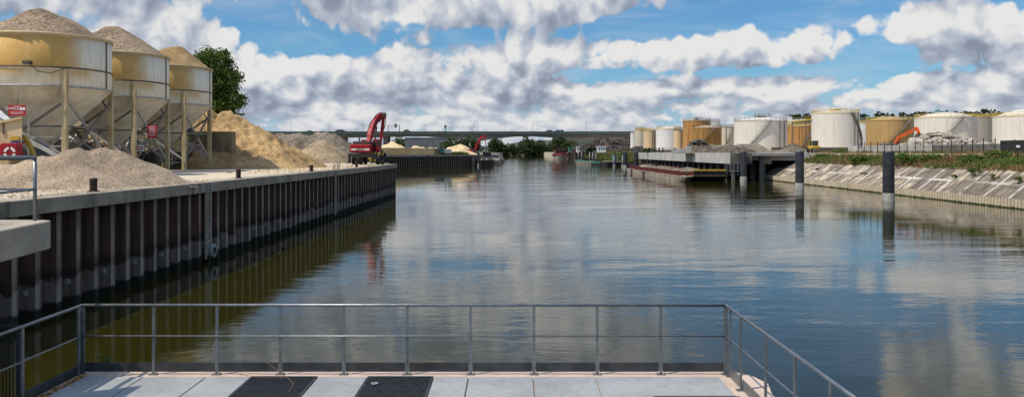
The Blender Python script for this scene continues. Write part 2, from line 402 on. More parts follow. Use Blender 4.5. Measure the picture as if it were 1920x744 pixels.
M['t_bright'] = mat_tank('tank_bright_white', (.60,.595,.57), (.5,.48,.45), .3, .58)
M['t_cream'] = mat_tank('tank_cream', (.52,.47,.36), (.38,.30,.19), .5, .5)
M['t_peach'] = mat_tank('tank_peach', (.54,.41,.25), (.36,.22,.11), .5, .52)
M['t_tan'] = mat_tank('tank_tan', (.42,.27,.11), (.33,.18,.055), .5, .48)
M['t_brown'] = mat_tank('tank_brown', (.30,.16,.04), (.17,.09,.022), .8, .46)
M['t_rust'] = mat_tank('tank_rusty', (.38,.21,.065), (.24,.09,.025), .9, .46)
M['t_grey'] = mat_tank('tank_grey', (.30,.27,.225), (.22,.19,.15), .5, .5)
M['bay'] = surf('ochre_wall', (.72,.53,.26), (.60,.42,.19), .12, .9, stain=((.3,.2,.1), (.5,.5,.1), .4, .56))
M['dome_white'] = surf('tank_roof_white', (.72,.69,.64), (.60,.56,.5), .1, .6)
M['dome_tan'] = surf('tank_roof_tan', (.44,.32,.2), (.34,.23,.13), .15, .7)
M['rail_yellow'] = surf('tank_rail_yellow', (.50,.34,.05), (.40,.28,.08), .3, .6)
M['rail_brown'] = surf('tank_rail_brown', (.16,.11,.07), (.2,.14,.08), .3, .7)
M['stair'] = surf('tank_stair_grey', (.16,.155,.15), (.11,.105,.10), .3, .7)

def mat_sheet(name, up1, up2, low, wet=.45):
    m, T, b = newmat(name); p = T.pos(); x, y, z = T.sep(p)
    n = T.noise(p, .9, 5, .65); v = T.noise(T.xyz(T.mul(x, 5.), T.mul(y, 5.), T.mul(z, .35)), 1., 5, .65)
    col = T.mix(T.ramp(v, .35, .66), up1, up2)
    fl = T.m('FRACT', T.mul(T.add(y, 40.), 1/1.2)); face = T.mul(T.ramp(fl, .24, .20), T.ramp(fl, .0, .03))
    flange_tone = T.mul(face, T.ramp(T.noise(T.xyz(T.m('FLOOR', T.mul(T.add(y, 40.), 1/1.2)), 0., T.mul(z, .5)), .9, 3, .6), .3, .62, .25, 1.)) if wet > .4 else 0.  # paler stripe on each outer flange, strength varied from pile to pile
    col = T.mix(flange_tone, col, (.29,.225,.165))
    edge = T.add(z, T.mul(T.m('SUBTRACT', n, .5), -1.6))
    col = T.mix(T.mul(T.mul(T.ramp(edge, 1.75, 1.30), .8), T.m('SUBTRACT', 1., T.mul(flange_tone, .6))), col, (.018,.014,.012))     # dark tide line
    lowc = T.mix(T.ramp(v, .38, .62), tuple(c*.62 for c in low), tuple(c*.34 for c in low))
    lowc = T.mix(flange_tone, lowc, (.34,.28,.21))
    col = T.mix(T.ramp(edge, 1.20, 1.05), col, lowc)
    col = T.mix(T.ramp(T.add(z, T.mul(T.m('SUBTRACT', n, .5), .5)), wet, wet-.12), col, (.012,.012,.008))
    T.put(b.inputs['Base Color'], col); b.inputs['Roughness'].default_value = .75; b.inputs['Specular IOR Level'].default_value = .25
    bn = T.new('ShaderNodeBump'); bn.inputs['Distance'].default_value = .015; T.put(bn.inputs['Height'], T.noise(p, 14, 5, .7)); T.put(b.inputs['Normal'], bn.outputs[0])
    return m
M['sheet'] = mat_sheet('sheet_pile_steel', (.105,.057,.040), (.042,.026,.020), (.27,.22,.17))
M['sheet2'] = mat_sheet('sheet_pile_far', (.050,.030,.022), (.035,.022,.018), (.11,.09,.075), .39)
def mat_toe():
    m, T, b = newmat('toe_sheet_piles'); p = T.pos(); x, y, z = T.sep(p)
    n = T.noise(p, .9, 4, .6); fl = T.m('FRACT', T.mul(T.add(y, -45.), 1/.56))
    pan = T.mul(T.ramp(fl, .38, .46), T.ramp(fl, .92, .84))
    col = T.mix(T.ramp(n, .35, .65), (.60,.50,.35), (.48,.39,.27)); col = T.mix(T.mul(pan, .75), col, (.19,.15,.10))  # shade in the recessed pans painted into the colour as dark stripes
    e = T.add(z, T.mul(T.m('SUBTRACT', T.noise(p, 1.6, 4, .6), .5), .35))
    col = T.mix(T.ramp(e, .20, .08), col, (.035,.042,.012))
    T.put(b.inputs['Base Color'], col); b.inputs['Roughness'].default_value = .9; return m
M['toe'] = mat_toe()

def mat_bank():
    m, T, b = newmat('bank_slabs'); p = T.pos(); x, y, z = T.sep(p)
    n = T.noise(p, .5, 6, .68); f = T.noise(p, 4, 4, .65); w = T.noise(p, 1.6, 4, .7)
    yy = T.m('MULTIPLY_ADD', T.noise(T.xyz(0., T.mul(y, .11), 0.), 1., 1, .5), 2.2, T.m('MULTIPLY_ADD', x, -.55, y))
    cell = T.m('FLOOR', T.mul(yy, 1/4.6)); wn = T.new('ShaderNodeTexWhiteNoise', noise_dimensions='2D')
    T.put(wn.inputs['Vector'], T.xyz(cell, T.m('GREATER_THAN', z, 2.2), 0))
    col = T.mix(T.ramp(n, .38, .58), (.54,.44,.31), (.22,.17,.13))
    col = T.mix(T.mul(T.ramp(wn.outputs['Value'], .45, .7), .7), col, (.125,.10,.08))
    diag = T.noise(T.xyz(T.mul(T.m('MULTIPLY_ADD', x, -.75, y), 1.6), T.mul(z, .25), 0.), 1., 5, .7)
    col = T.mix(T.mul(T.ramp(diag, .45, .60), .78), col, (.085,.068,.055))
    fr = T.m('ABSOLUTE', T.m('SUBTRACT', T.m('FRACT', T.mul(yy, 1/4.6)), .5))
    jl = T.mul(T.ramp(T.add(fr, T.mul(w, .05)), .075, .045), T.ramp(T.noise(p, .4, 4, .65), .37, .48))
    hl = T.mul(T.ramp(T.m('ABSOLUTE', T.m('SUBTRACT', z, T.m('MULTIPLY_ADD', w, .25, 2.05))), .12, .06), T.ramp(T.noise(p, .2, 3, .6), .38, .55))
    ln = T.mul(T.m('MAXIMUM', jl, hl), T.ramp(w, .25, .42))
    col = T.mix(T.mul(ln, .85), col, (.68,.63,.55))
    dk = T.mul(T.m('MAXIMUM', T.ramp(fr, .013, .006), T.ramp(T.m('ABSOLUTE', T.m('SUBTRACT', z, 2.2)), .03, .015)), .6)
    col = T.mix(dk, col, (.06,.05,.04))
    col = T.mix(.6, col, T.mix(T.ramp(f, .3, .7), (.7,.7,.7), (1.25,1.25,1.25)), 'MULTIPLY')
    T.put(b.inputs['Base Color'], col); b.inputs['Roughness'].default_value = .9; b.inputs['Specular IOR Level'].default_value = .2
    bn = T.new('ShaderNodeBump'); bn.inputs['Distance'].default_value = .03; T.put(bn.inputs['Height'], T.noise(p, 3, 6, .7)); T.put(b.inputs['Normal'], bn.outputs[0])
    return m
M['bank'] = mat_bank()
M['verge'] = surf('verge_soil', (.24,.17,.09), (.14,.10,.055), .6, .95, bump=.05, bscale=3)

def mat_water():
    m, T, b = newmat('river_water'); p = T.pos(); x, y, z = T.sep(p)
    b.inputs['Base Color'].default_value = (.021, .0195, .0024, 1)
    b.inputs['Roughness'].default_value = .03; b.inputs['IOR'].default_value = 1.40; b.inputs['Specular IOR Level'].default_value = .5
    q = T.xyz(T.mul(x, .42), y, 0.)
    q2 = T.xyz(T.mul(x, .6), T.m('MULTIPLY_ADD', x, .12, y), 3.)
    w1 = T.noise(q, 1.5, 3, .55, .4); w2 = T.noise(q2, 5., 3, .55, .3); w3 = T.noise(q, .28, 3, .5, .3)
    patch = T.ramp(T.noise(T.xyz(T.mul(x, .05), T.mul(y, .11), 0.), 1., 3, .55), .38, .62, .35, 1.15)
    calm = T.ramp(x, T.m('MULTIPLY_ADD', y, .0113, -14.5), T.m('MULTIPLY_ADD', y, .0113, -7.), .25, 1.)   # lee of the quay wall
    h = T.add(T.mul(w1, .030), T.add(T.mul(w2, .010), T.mul(w3, .055)))
    h = T.mul(h, T.mul(patch, calm))
    bn = T.new('ShaderNodeBump'); bn.inputs['Strength'].default_value = 1.; bn.inputs['Distance'].default_value = .42
    T.put(bn.inputs['Height'], h); T.put(b.inputs['Normal'], bn.outputs[0])
    return m
M['water'] = mat_water()

# ================================================================ THE SETTING
def struct(name, mb, m, **k): o = mb.build(name, m, **k); o['kind'] = 'structure'; return o
def wx(Y): return -15.8+.01133*Y                    # face of the left quay wall
def tx(Y): return 47.55+.0177*Y                     # toe of the right bank
struct('water', MB().add([(-62,-60,0),(75,-60,0),(75,1160,0),(-62,1160,0)], [(0,1,2,3)]), M['water'])
struct('ground', MB().add([(-5000,-3000,-1.2),(5000,-3000,-1.2),(5000,5500,-1.2),(-5000,5500,-1.2)], [(0,1,2,3)]), M['earth'])
struct('quay_ground', MB().prism([(-600,-60),(wx(-60)-.6,-60),(wx(101)-.6,100.4),(-24.5,128),(-54,243),(-600,243)], -1.1, 3.97), M['yard'])
struct('far_quay_ground', MB().prism([(-600,243.2),(-54,243.2),(-15.5,330.5),(-13.4,345),(-13,1160),(-600,1160)], -1.1, 4.4), M['earth'])
struct('right_bank_ground', MB().prism([(60.2,-60),(700,-60),(700,1160),(46,1160),(46,262.4),(58.4,262),(58.4,157),(60.2,157)], -1.1, 5.28), M['yard'])
struct('far_bank_ground', MB().prism([(-3000,1160.2),(3000,1160.2),(3000,5000),(-3000,5000)], -1.1, 3.0), M['earth'])

def piling(pts, pitch, depth, z0, z1, inward):
    """corrugated sheet piling along a polyline; inward = side the pans recede to"""
    mb = MB()
    for a, b in zip(pts[:-1], pts[1:]):
        a = Vector((*a, 0)); b = Vector((*b, 0)); d = (b-a); L = d.length; d.normalize(); n = Vector((-d.y, d.x, 0))*inward
        prof = []; k = 0; s = 0.
        while s < L:
            for u, o in ((0, 0), (.30, 0), (.46, 1), (.84, 1)):
                if s+u*pitch <= L: prof.append((s+u*pitch, o*depth))
            s += pitch
        prof.append((L, prof[-1][1]))
        vs = []; 
        for (u, o) in prof:
            p = a+d*u+n*o; vs += [(p.x, p.y, z0), (p.x, p.y, z1)]
        mb.add(vs, [(2*i, 2*i+2, 2*i+3, 2*i+1) for i in range(len(prof)-1)])
    return mb

# left quay wall --------------------------------------------------
qw = thing('quay_wall', 'long brown corrugated sheet pile quay wall with pale concrete cap below the silos', 'quay wall', (wx(0), 0, 0))
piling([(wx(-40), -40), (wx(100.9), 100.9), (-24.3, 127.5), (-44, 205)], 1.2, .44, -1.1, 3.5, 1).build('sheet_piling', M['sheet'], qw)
y = -40.; 
while y < 100.5:
    y2 = min(y+12.2, 101.15)
    mb = MB(); a = (wx(y)+.16, y+.012); b = (wx(y2)+.16, y2-.012)
    mb.prism([(a[0]-1.15, a[1]), a, b, (b[0]-1.15, b[1])], 3.48, 3.99)
    mb.build('capping_beam', M['cap'], qw, bevel=.02); y = y2
mb = MB(); mb.prism([(wx(101)+.12,101.16), (-24.1,127.8), (-25.2,127.8), (wx(101)-1.0,101.16)], 3.48, 3.985); mb.build('capping_beam', M['cap'], qw)
def ladder(y):
    mb = MB(); x = wx(y)+.2
    for dy in (-.2, .2): mb.bar((x, y+dy, .35), (x, y+dy, 3.9), .05)
    for k in range(12): mb.bar((x, y-.2, .5+k*.29), (x, y+.2, .5+k*.29), .03)
    mb.build('ladder', M['brace'], qw)
    mb = MB(); mb.box(x-.08, x+.0, y-.36, y-.28, .2, 3.46); mb.box(x-.08, x, y+.28, y+.36, .2, 3.46); mb.build('ladder_recess', M['cap'], qw)
ladder(40.0); ladder(67.5)
# wire brackets near the waterline
mb = MB()
for k in range(12):
    y_ = 25.3+k*2.4; x_ = wx(y_)+.03
    mb.box(x_, x_+.12, y_-.1, y_+.1, .95, 1.1)
mb.build('fender_bracket', M['machine_grey'], qw)
t = thing('tyre', 'small dark tyre hanging at the foot of the nearer quay ladder', 'tyre', (wx(40.3)+.3, 40.3, .55))
MB().wheel((wx(40.3)+.3, 40.2, .55), .36, .2).build('tread', M['stick_grey'], t)

bol = thing('bollard', 'rusty bollard', 'bollard', (0, 0, 0), 'bollards along the left quay edge')
MB().lathe([(0, .52), (.11, .52), (.145, .50), (.145, .40), (.135, .38), (.135, 0)], n=20).build('post', M['bollard'], bol)
MB().lathe([(.23, 0), (.23, .025), (.0, .025)], n=20).build('base_plate', M['bollard'], bol)
bl = ['rusty brown bollard in front of the near gravel heap, closest of the row', 'rusty bollard on the quay before the concrete block wall and third silo', 'rusty bollard at the right foot of the tall sand pile',
      'rusty bollard on the quay in front of the brown gravel cone', 'rusty bollard right beside the wheels of the big red crane', 'rusty bollard at the far end of the quay wall']
copies(bol, [((wx(y_)-.45, y_, 3.995), 0) for y_ in (30.4, 46, 62, 79, 94, 100.1)], bl)
hl = thing('mooring_loop', 'thin pale steel hoops standing on the left quay edge', 'hoop', (wx(70)-.4, 70, 3.99))
for dy in (-1.1, 0, .9):
    MB().tube([(wx(70)-.4, 70+dy, 3.99), (wx(70)-.4, 70+dy, 4.45), (wx(70)-.4, 70.15+dy, 4.62), (wx(70)-.4, 70.45+dy, 4.62), (wx(70)-.4, 70.6+dy, 4.45), (wx(70)-.4, 70.6+dy, 3.99)], .025, 6).build('hoop', M['galv'], hl)

# ---------------------------------------------------------------- heaps
def pile(name, label, cat, cones, m, z0, res=.35, rough=.12, gully=0., slope=.62, seed=0, group=None, round_=.6):
    """cones: (x, y, z_top[, slope]) -> one height field"""
    R_ = [((c[2]-z0)/(c[3] if len(c) > 3 else slope)) for c in cones]
    x0 = min(c[0]-r for c, r in zip(cones, R_))-1; x1 = max(c[0]+r for c, r in zip(cones, R_))+1
    y0 = min(c[1]-r for c, r in zip(cones, R_))-1; y1 = max(c[1]+r for c, r in zip(cones, R_))+1
    nx = int((x1-x0)/res)+1; ny = int((y1-y0)/res)+1; vs = []; keep = []
    for j in range(ny):
        for i in range(nx):
            x = x0+i*res; y = y0+j*res; h = -9
            for c in cones:
                s_ = c[3] if len(c) > 3 else slope
                d = math.hypot(x-c[0], y-c[1]); d2 = math.sqrt(d*d+round_*round_)-round_*.9
                h = max(h, c[2]-z0-s_*d2)
            hh = h+fbm(x+seed*17.3, y, seed, .35)*rough*2+fbm(x, y+seed*5, seed, 1.4)*rough*.7
            if gully and h > 0: hh -= abs(fbm(x*1.6+seed, y*1.6, h*.25, .45))*gully*min(1, h*.7)
            vs.append((x, y, z0+max(hh, -.12)-.0)); keep.append(hh > -.1)
    fs = []
    for j in range(ny-1):
        for i in range(nx-1):
            a = j*nx+i; q = (a, a+1, a+nx+1, a+nx)
            if any(keep[k] for k in q): fs.append(q)
    used = sorted({k for f in fs for k in f}); mp = {k: n for n, k in enumerate(used)}
    mb = MB(); mb.add([vs[k] for k in used], [[mp[k] for k in f] for f in fs], True)
    o = mb.build(name, m)
    c = cones[0]; off = Vector((c[0], c[1], z0))
    o.data.transform(Matrix.Translation(-off)); o.location = off
    return tag(o, label, cat, group)
pile('gravel_heap', 'broad pinkish gravel heap on the quay edge behind the nearest bollard', 'gravel heap',
     [(-18.55,37.3,5.62), (-19.1,37.2,5.72), (-19.9,36.6,5.66), (-21.0,36.2,5.32,.5), (-22.6,35.5,4.95,.42), (-24.4,35,4.6,.4), (-18.9,34.9,4.95,.5)], M['gravel_pink'], 3.97, .12, .08, seed=1, round_=.5, slope=.60)
pile('sand_pile', 'tall golden sand pile right of the third silo under the tree', 'sand pile',
     [(-28.6,80.5,9.7), (-30.5,81,9.9), (-33,82,9.9), (-36,83,10.2), (-39.5,84,10.2), (-44,85,10), (-27.2,79.6,8.7)], M['sand'], 3.97, .20, .11, .8, .62, seed=2)
pile('gravel_cone', 'brownish gravel cone between the tall sand pile and the big red crane', 'gravel heap',
     [(-26.7,112,7.2), (-27.3,112.5,6.95)], M['gravel_tan'], 3.97, .3, .08, .1, .66, seed=3)
pile('gravel_mound', 'wide flat-topped grey brown mound far behind the gravel cone', 'gravel mound',
     [(-54+k*1.5,182-k*.2,9.75+.2*math.sin(k*1.9)+(.3 if k > 7 else 0)) for k in range(10)]+[(-58,184,9.6), (-62,186,9.2)], M['gravel_dark'], 3.97, .55, .22, .6, .68, seed=4)
pile('sand_pile', 'pale sand pile behind the yellow bay wall right beside the big red crane arm', 'sand pile', [(-44.6,300,9.5), (-46.5,302,9.0)], M['sand_fine'], 4.4, .7, .2, .3, .60, seed=5)
pile('sand_pile', 'low sand pile seen before the grey shed, behind the yellow bay wall', 'sand pile', [(-37.3,312,8.1), (-35,313,7.5)], M['sand_fine'], 4.4, .7, .2, .2, .58, seed=6)
pile('sand_pile', 'low flat sand pile left of the green hedge, behind the end of the bay wall', 'sand pile', [(-32.4,318,7.5), (-30.6,318,7.3)], M['sand_fine'], 4.4, .7, .2, .2, .56, seed=7)
pile('sand_pile', 'two-humped golden sand pile above the green quay hedge near the small red crane', 'sand pile', [(-24.2,336,8.3), (-21.6,336,8.9), (-26.2,337,7.8)], M['sand_fine'], 4.4, .6, .2, .3, .60, seed=8)

# ---------------------------------------------------------------- storage block wall beside silo
bw = thing('block_wall', 'tan concrete block wall holding back the tall sand pile beside the third silo', 'retaining wall', (-28, 74, 3.97))
for k in range(5):
    x1 = -25.75-k*2.0
    MB().box(x1-1.99, x1, 73.6, 74.6, 3.9, 7.38-(.0 if k else .0)).build('wall_panel', M['block_tan'], bw, bevel=.03)
MB().box(-25.9, -24.5, 74.7, 75.6, 3.9, 5.0).build('wall_panel', M['block_tan'], bw, bevel=.03)
bw2 = thing('back_wall', 'long tan concrete wall standing behind the silo legs', 'wall', (-39, 60, 3.97))
for k in range(7): MB().box(-39.4, -38.6, 38+k*5, 42.98+k*5, 3.9, 7.6).build('wall_panel', M['block_tan'], bw2, bevel=.03)

# ---------------------------------------------------------------- silos
def silo_proto():
    s = thing('aggregate_silo', 'silo', 'silo', (0, 0, 0), 'aggregate silos on legs in a row')
    r = 3.8
    MB().lathe([(.45, 1.75), (.45, 2.1), (r-.02, 5.48), (r, 5.5), (r, 6.62), (r+.0, 6.72), (r, 8.72), (r-.08, 8.76), (r-.08, 7.6)], n=72).build('tank_body', M['silo'], s)
    MB().lathe([(r+.01, 8.60), (r+.09, 8.60), (r+.09, 8.76), (r+.0, 8.78)], n=72).build('rim', M['cream_wall'], s)
    MB().lathe([(r+.003, 6.62), (r+.07, 6.63), (r+.07, 6.69), (r+.003, 6.72)], n=72).build('seam_ring', M['seam'], s)
    MB().lathe([(r+.003, 5.46), (r+.05, 5.47), (r+.05, 5.56), (r+.003, 5.58)], n=72).build('seam_ring', M['brace'], s)
    # vertical splice with bolts
    for a in (2, 150):
        t_ = R(a); M4 = Matrix.Rotation(t_, 4, 'Z')
        MB().box(r-.01, r+.05, -.06, .06, 5.6, 8.6, M4).build('splice_plate', M['seam'], s)
    L = 2.78; pos = [(L, -L), (L, L), (-L, L), (-L, -L)]
    for (x, y) in pos:
        MB().box(x-.15, x+.15, y-.14, y+.14, 0, 6.55).build('leg', M['beam'], s, bevel=.015)
    br = [(pos[0], pos[1], 5.0, .9), (pos[1], pos[0], 5.0, .9), (pos[3], pos[0], 4.7, .9), (pos[0], pos[3], 4.7, .9), (pos[2], pos[1], 4.7, .9), (pos[1], pos[2], 4.7, .9), (pos[2], pos[3], 4.7, .9), (pos[3], pos[2], 4.7, .9)]
    for i, (a, b, zt, zb) in enumerate(br):
        o = .05 if i % 2 else -.05
        MB().bar((a[0]+o, a[1]+o, zt), (b[0]+o, b[1]+o, zb), .13, .13).build('brace', M['brace' if i % 2 == 0 else 'grey_brace'], s)
    for (a, b) in ((0, 1), (1, 2), (2, 3), (3, 0)):
        MB().bar((*pos[a], 3.1), (*pos[b], 3.1), .12).build('cross_beam', M['grey_brace'], s)
    mb = MB().box(-.55, .55, -.55, .55, 1.1, 1.75); mb.build('outlet_gate', M['machine_grey'], s)
    # tensioning pipe under the shell
    MB().tube([(L-.1, L-.3, 5.3), (L-.3, L-.5, 4.9), (L-.1, L-.2, 4.4)], .05, 6).build('cable', M['rubber'], s)
    return s
sp = silo_proto()
sl_ = ['large rust streaked silo with pinkish gravel, nearest one, behind the red sign', 'middle rust streaked silo holding dark brown gravel', 'farthest and smallest looking silo of the row, filled with golden sand next to the tree']
silos = copies(sp, [((-30, y_, 3.97), 0) for y_ in (51.5, 60.4, 69.2)], sl_)
def silo_fill(name, label, c, r, top, ox, oy, m, seed):
    n = 72; rings = 16; vs = [(c[0]+ox, c[1]+oy, top)]; fs = []
    for i in range(1, rings+1):
        f = i/rings
        for k in range(n):
            t_ = 2*math.pi*k/n; x = ox*(1-f)+r*f*math.cos(t_); y = oy*(1-f)+r*f*math.sin(t_)
            ff = math.sqrt(f*f+.012)-.1 if f < .6 else f*1.0
            ff = f*f*.35/.35 if f < .12 else f
            rd = .75/r; ff = (math.sqrt(f*f+rd*rd)-rd)/(math.sqrt(1+rd*rd)-rd)
            z = top-(top-12.66)*ff+fbm(x+seed, y, seed, .7)*.13*(1-f**4)
            vs.append((c[0]+x, c[1]+y, z))
    for k in range(n): fs.append((0, 1+k, 1+(k+1) % n))
    for i in range(rings-1):
        for k in range(n): a = 1+i*n; fs.append((a+k, a+n+k, a+n+(k+1) % n, a+(k+1) % n))
    o = MB().add(vs, fs, True).build(name, m); off = Vector((c[0], c[1], 12.6)); o.data.transform(Matrix.Translation(-off)); o.location = off
    tag(o, label, 'gravel heap')
silo_fill('gravel_fill', 'pinkish grey gravel heaped on top of the nearest silo', (-30, 51.5), 3.72, 14.75, -.4, 0, M['gravel_brown'], 1)
silo_fill('gravel_fill', 'dark brown gravel heaped on top of the middle silo', (-30, 60.4), 3.72, 15.0, 0, 0, M['gravel_brown'], 2)
silo_fill('sand_fill', 'golden sandy gravel heaped on top of the farthest silo', (-30, 69.2), 3.72, 14.5, 1.35, -.6, M['sand'], 3)
# camera housing and cable on the first silo
cb = thing('cable_lamp', 'small lamp with drooping cable fixed to the nearest silo', 'lamp', (-28.8, 47.6, 10.7))
MB().box(-29.0, -28.6, 47.35, 47.72, 10.72, 10.9).build('housing', M['machinery'], cb)
MB().tube([(-28.6, 47.4, 10.75), (-28.2, 47.6, 10.3), (-27.6, 47.85, 10.2), (-27.0, 48.5, 10.6)], .025, 5).build('cable', M['rubber'], cb)

# conveyors and machinery below the silos
rnd = random.Random(3)
for j, (cx_, lab) in enumerate(((-30.0, 'dark belt conveyor running under the silo outlets'), (-33.6, 'dark belt conveyor on trestles behind the silo outlets'))):
    cv = thing('belt_conveyor', lab, 'conveyor', (cx_, 60, 3.97)); zb = 4.75+j*.9
    MB().box(cx_-.5, cx_+.5, 44, 75, zb, zb+.12).build('belt', M['rubber'], cv)
    for s_ in (-1, 1):
        mb = MB(); x = cx_+s_*.65
        mb.bar((x, 44, zb-.15), (x, 75, zb-.15), .08, .14); mb.bar((x, 44, zb+.55), (x, 75, zb+.55), .06)
        y = 44
        while y < 75: mb.bar((x, y, zb-.15), (x, y+.8, zb+.55), .05); mb.bar((x, y+.8, zb+.55), (x, y+1.6, zb-.15), .05); y += 1.6
        mb.build('truss', M['machine_grey'], cv)
    y = 45
    mb = MB()
    while y < 75:
        for s_ in (-1, 1): mb.bar((cx_+s_*.65, y, 3.9), (cx_+s_*.65, y, zb), .1)
        y += 3.1
    mb.build('trestle', M['machinery'], cv)
    mb = MB(); y = 44.5
    while y < 75: mb.tube([(cx_-.55, y, zb-.1), (cx_+.55, y, zb-.1)], .07, 8); y += 1.1
    mb.build('roller', M['machinery'], cv)
ic = thing('inclined_conveyor', 'pale inclined conveyor rising between the legs of the nearest silo', 'conveyor', (-27, 44, 3.97))
MB().bar((-25.0, 46.6, 4.5), (-29.6, 46.8, 6.9), .5, .12).build('belt', M['rubber'], ic)
for s_ in (-.3, .3):
    MB().bar((-25.0, 46.6+s_, 4.55), (-29.6, 46.8+s_, 7.0), .09, .22).build('side_frame', M['brace'], ic)
MB().bar((-26.5, 46.7, 3.9), (-26.5, 46.7, 5.2), .1).build('trestle', M['grey_brace'], ic)
plf = thing('service_platform', 'dark service platform with handrails between the silo legs', 'platform', (-33, 57, 3.97))
for k, (y0, y1, z) in enumerate(((45, 54.5, 6.2), (56, 63.5, 5.7), (65, 72, 6.0))):
    MB().box(-35.6, -33.9, y0, y1, z, z+.08).build('walkway', M['machinery'], plf)
    mb = MB()
    for zz in (.55, 1.1): mb.bar((-33.9, y0, z+zz), (-33.9, y1, z+zz), .05); 
    yy = y0
    while yy <= y1: mb.bar((-33.9, yy, z), (-33.9, yy, z+1.1), .05); mb.bar((-34.0, yy, 3.9), (-34.0, yy, z), .1); yy += 1.5
    mb.build('handrail', M['machine_grey'], plf)
hp = [(-31.2,46.2,1.6,1.4,1.7), (-32.4,49.5,1.3,1.2,2.1), (-28.9,55.8,1.2,1.6,1.5), (-31.5,57.6,1.5,1.3,2.2), (-29.2,64.6,1.2,1.3,1.6), (-32.2,66.3,1.6,1.3,1.9), (-30.4,73.2,1.4,1.0,1.5), (-34.8,52.6,1.6,1.2,2.6)]
hlabs = ['dark drive cabinet under the left edge of the nearest silo', 'tall dark feed hopper behind the first silo leg', 'dark motor box between first and middle silo', 'feed hopper below the middle silo cone', 'low motor box between middle and far silo',
         'dark feed hopper left of the far silo legs', 'small dark cabinet under the far silo', 'tall machine cabinet far behind the nearest silo']
for (x, y, w, d, h), lb in zip(hp, hlabs):
    t = thing('machine_unit', lb, 'machine', (x, y, 3.97), 'machines under the silos'); 
    MB().side([(-w/2+x, 4.3), (w/2+x, 4.3), (w/2+.2+x, 3.97+h), (-w/2-.2+x, 3.97+h)], y-d/2, y+d/2).build('housing', M['machinery'], t)
    mb = MB()
    for sx in (-1, 1):
        for sy in (-1, 1): mb.bar((x+sx*w*.45, y+sy*d*.45, 3.9), (x+sx*w*.45, y+sy*d*.45, 4.4), .1)
    mb.build('frame_legs', M['machine_grey'], t)
    MB().tube([(x+w/2+.1, y-d*.3, 4.9), (x+w/2+.1, y+d*.3, 4.9)], .22, 10).build('motor', M['machine_grey'], t)
mb = MB()
for g_ in range(3):
    r_ = random.Random(70+g_)
    for _ in range(46):
        x = r_.uniform(-34.5, -28.2); y = 47.5+g_*8.9+r_.uniform(0, 7); z = r_.uniform(4.1, 6.6); d = r_.choice(((0, 1, 0), (1, 0, 0), (0, 0, 1), (.6, .2, .5), (0, .8, -.5))); L_ = r_.uniform(.6, 2.2)
        mb.bar((x, y, z), (x+d[0]*L_, y+d[1]*L_, max(4, z+d[2]*L_)), r_.choice((.05, .08, .14)))
tag(mb.build('pipework', M['brace']), 'tangle of thin pipes and frames between the silo legs', 'pipework', kind='stuff')
lt = thing('light_tank', 'pale rounded vessel glimpsed between the legs of the nearest silo', 'tank', (-34.5, 57, 3.97))
MB().lathe([(0, 2.9), (.8, 2.8), (1.25, 2.4), (1.3, .6), (1.3, 0)], (-35.3, 62.2, 4.0), 28).build('shell', M['white_paint'], lt)
MB().lathe([(1.35, 1.5), (1.35, 1.6)], (-35.3, 62.2, 4.0), 28).build('band', M['grey_brace'], lt)
# cream bin with life ring station, hose
cbn = thing('cream_bin', 'cream painted steel bin with sloped rim at the left edge beside the gravel heap', 'bin', (-24, 36.4, 3.97))
MB().add([(-27.5,36,3.9),(-22.05,36,3.9),(-22.05,36,7.0),(-27.5,36,5.9),(-29.5,39.2,3.9),(-24.4,39.2,3.9),(-24.4,39.2,7.0),(-29.5,39.2,5.9)],[(0,1,2,3),(5,4,7,6),(1,5,6,2),(4,0,3,7),(3,2,6,7),(4,5,1,0)]).build('bin_body', M['cream_wall'], cbn)
MB().bar((-27.5, 35.95, 5.93), (-22.0, 35.95, 7.04), .12, .1).build('rim', M['beam'], cbn)
MB().box(-22.9, -22.85, 35.93, 36.0, 6.3, 6.95).build('stay', M['grey_brace'], cbn)
MB().box(-27.5, -22.06, 35.96, 36.0, 5.60, 5.63).build('weld_line', M['grey_brace'], cbn)
p_ = at(38, 262, 35.97)
tag(MB().box(p_.x-.42, p_.x-.04, 35.94, 35.985, p_.z-.02, p_.z+.14).build('warning_plate', M['yellow']), 'small yellow warning plate on the cream bin above the life ring box', 'plate')
tag(MB().box(p_.x-.42, p_.x-.04, 35.94, 35.985, p_.z-.22, p_.z-.07).build('warning_plate', M['blue']), 'small blue plate just below the yellow one on the cream bin', 'plate')
lr = thing('life_ring_box', 'red rounded life ring station with white ring on the cream bin', 'life ring', at(22, 284, 35.8))
c_ = at(22, 284, 35.8)
mb = MB(); prof = []
for k in range(24):
    t_ = 2*math.pi*k/24; e = .38
    prof.append((c_.x+.40*math.copysign(abs(math.cos(t_))**e, math.cos(t_)), c_.z+.38*math.copysign(abs(math.sin(t_))**e, math.sin(t_))))
mb.side(prof, 35.55, 35.95); mb.build('box_shell', M['red_paint'], lr, bevel=.02)
for k in range(4):
    mb = MB(); a0 = R(90*k+10); vs = []
    for i in range(9):
        t_ = a0+R(70)*i/8
        for rr in (.16, .27): vs.append((c_.x+.07+rr*math.cos(t_), 35.53, c_.z-.06+rr*math.sin(t_)))
    mb.add(vs, [(2*i, 2*i+1, 2*i+3, 2*i+2) for i in range(8)]); mb.build('ring_segment', M['white_paint'], lr)
MB().lathe([(0, 0), (.09, 0)], n=16).build('green_sticker', M['green_paint'], lr)
gs = bpy.data.objects['green_sticker']; gs.rotation_euler = (R(90), 0, 0); gs.location = (.22, -.27, .26)
hs = tag(MB().tube([at(40,256,37.5), at(48,258,37.3), at(56,272,37), at(63,290,36.8), at(66,294,36.8)], .11, 8).build('yellow_hose', M['yellow']), 'yellow hose curving down beside the cream bin', 'hose')
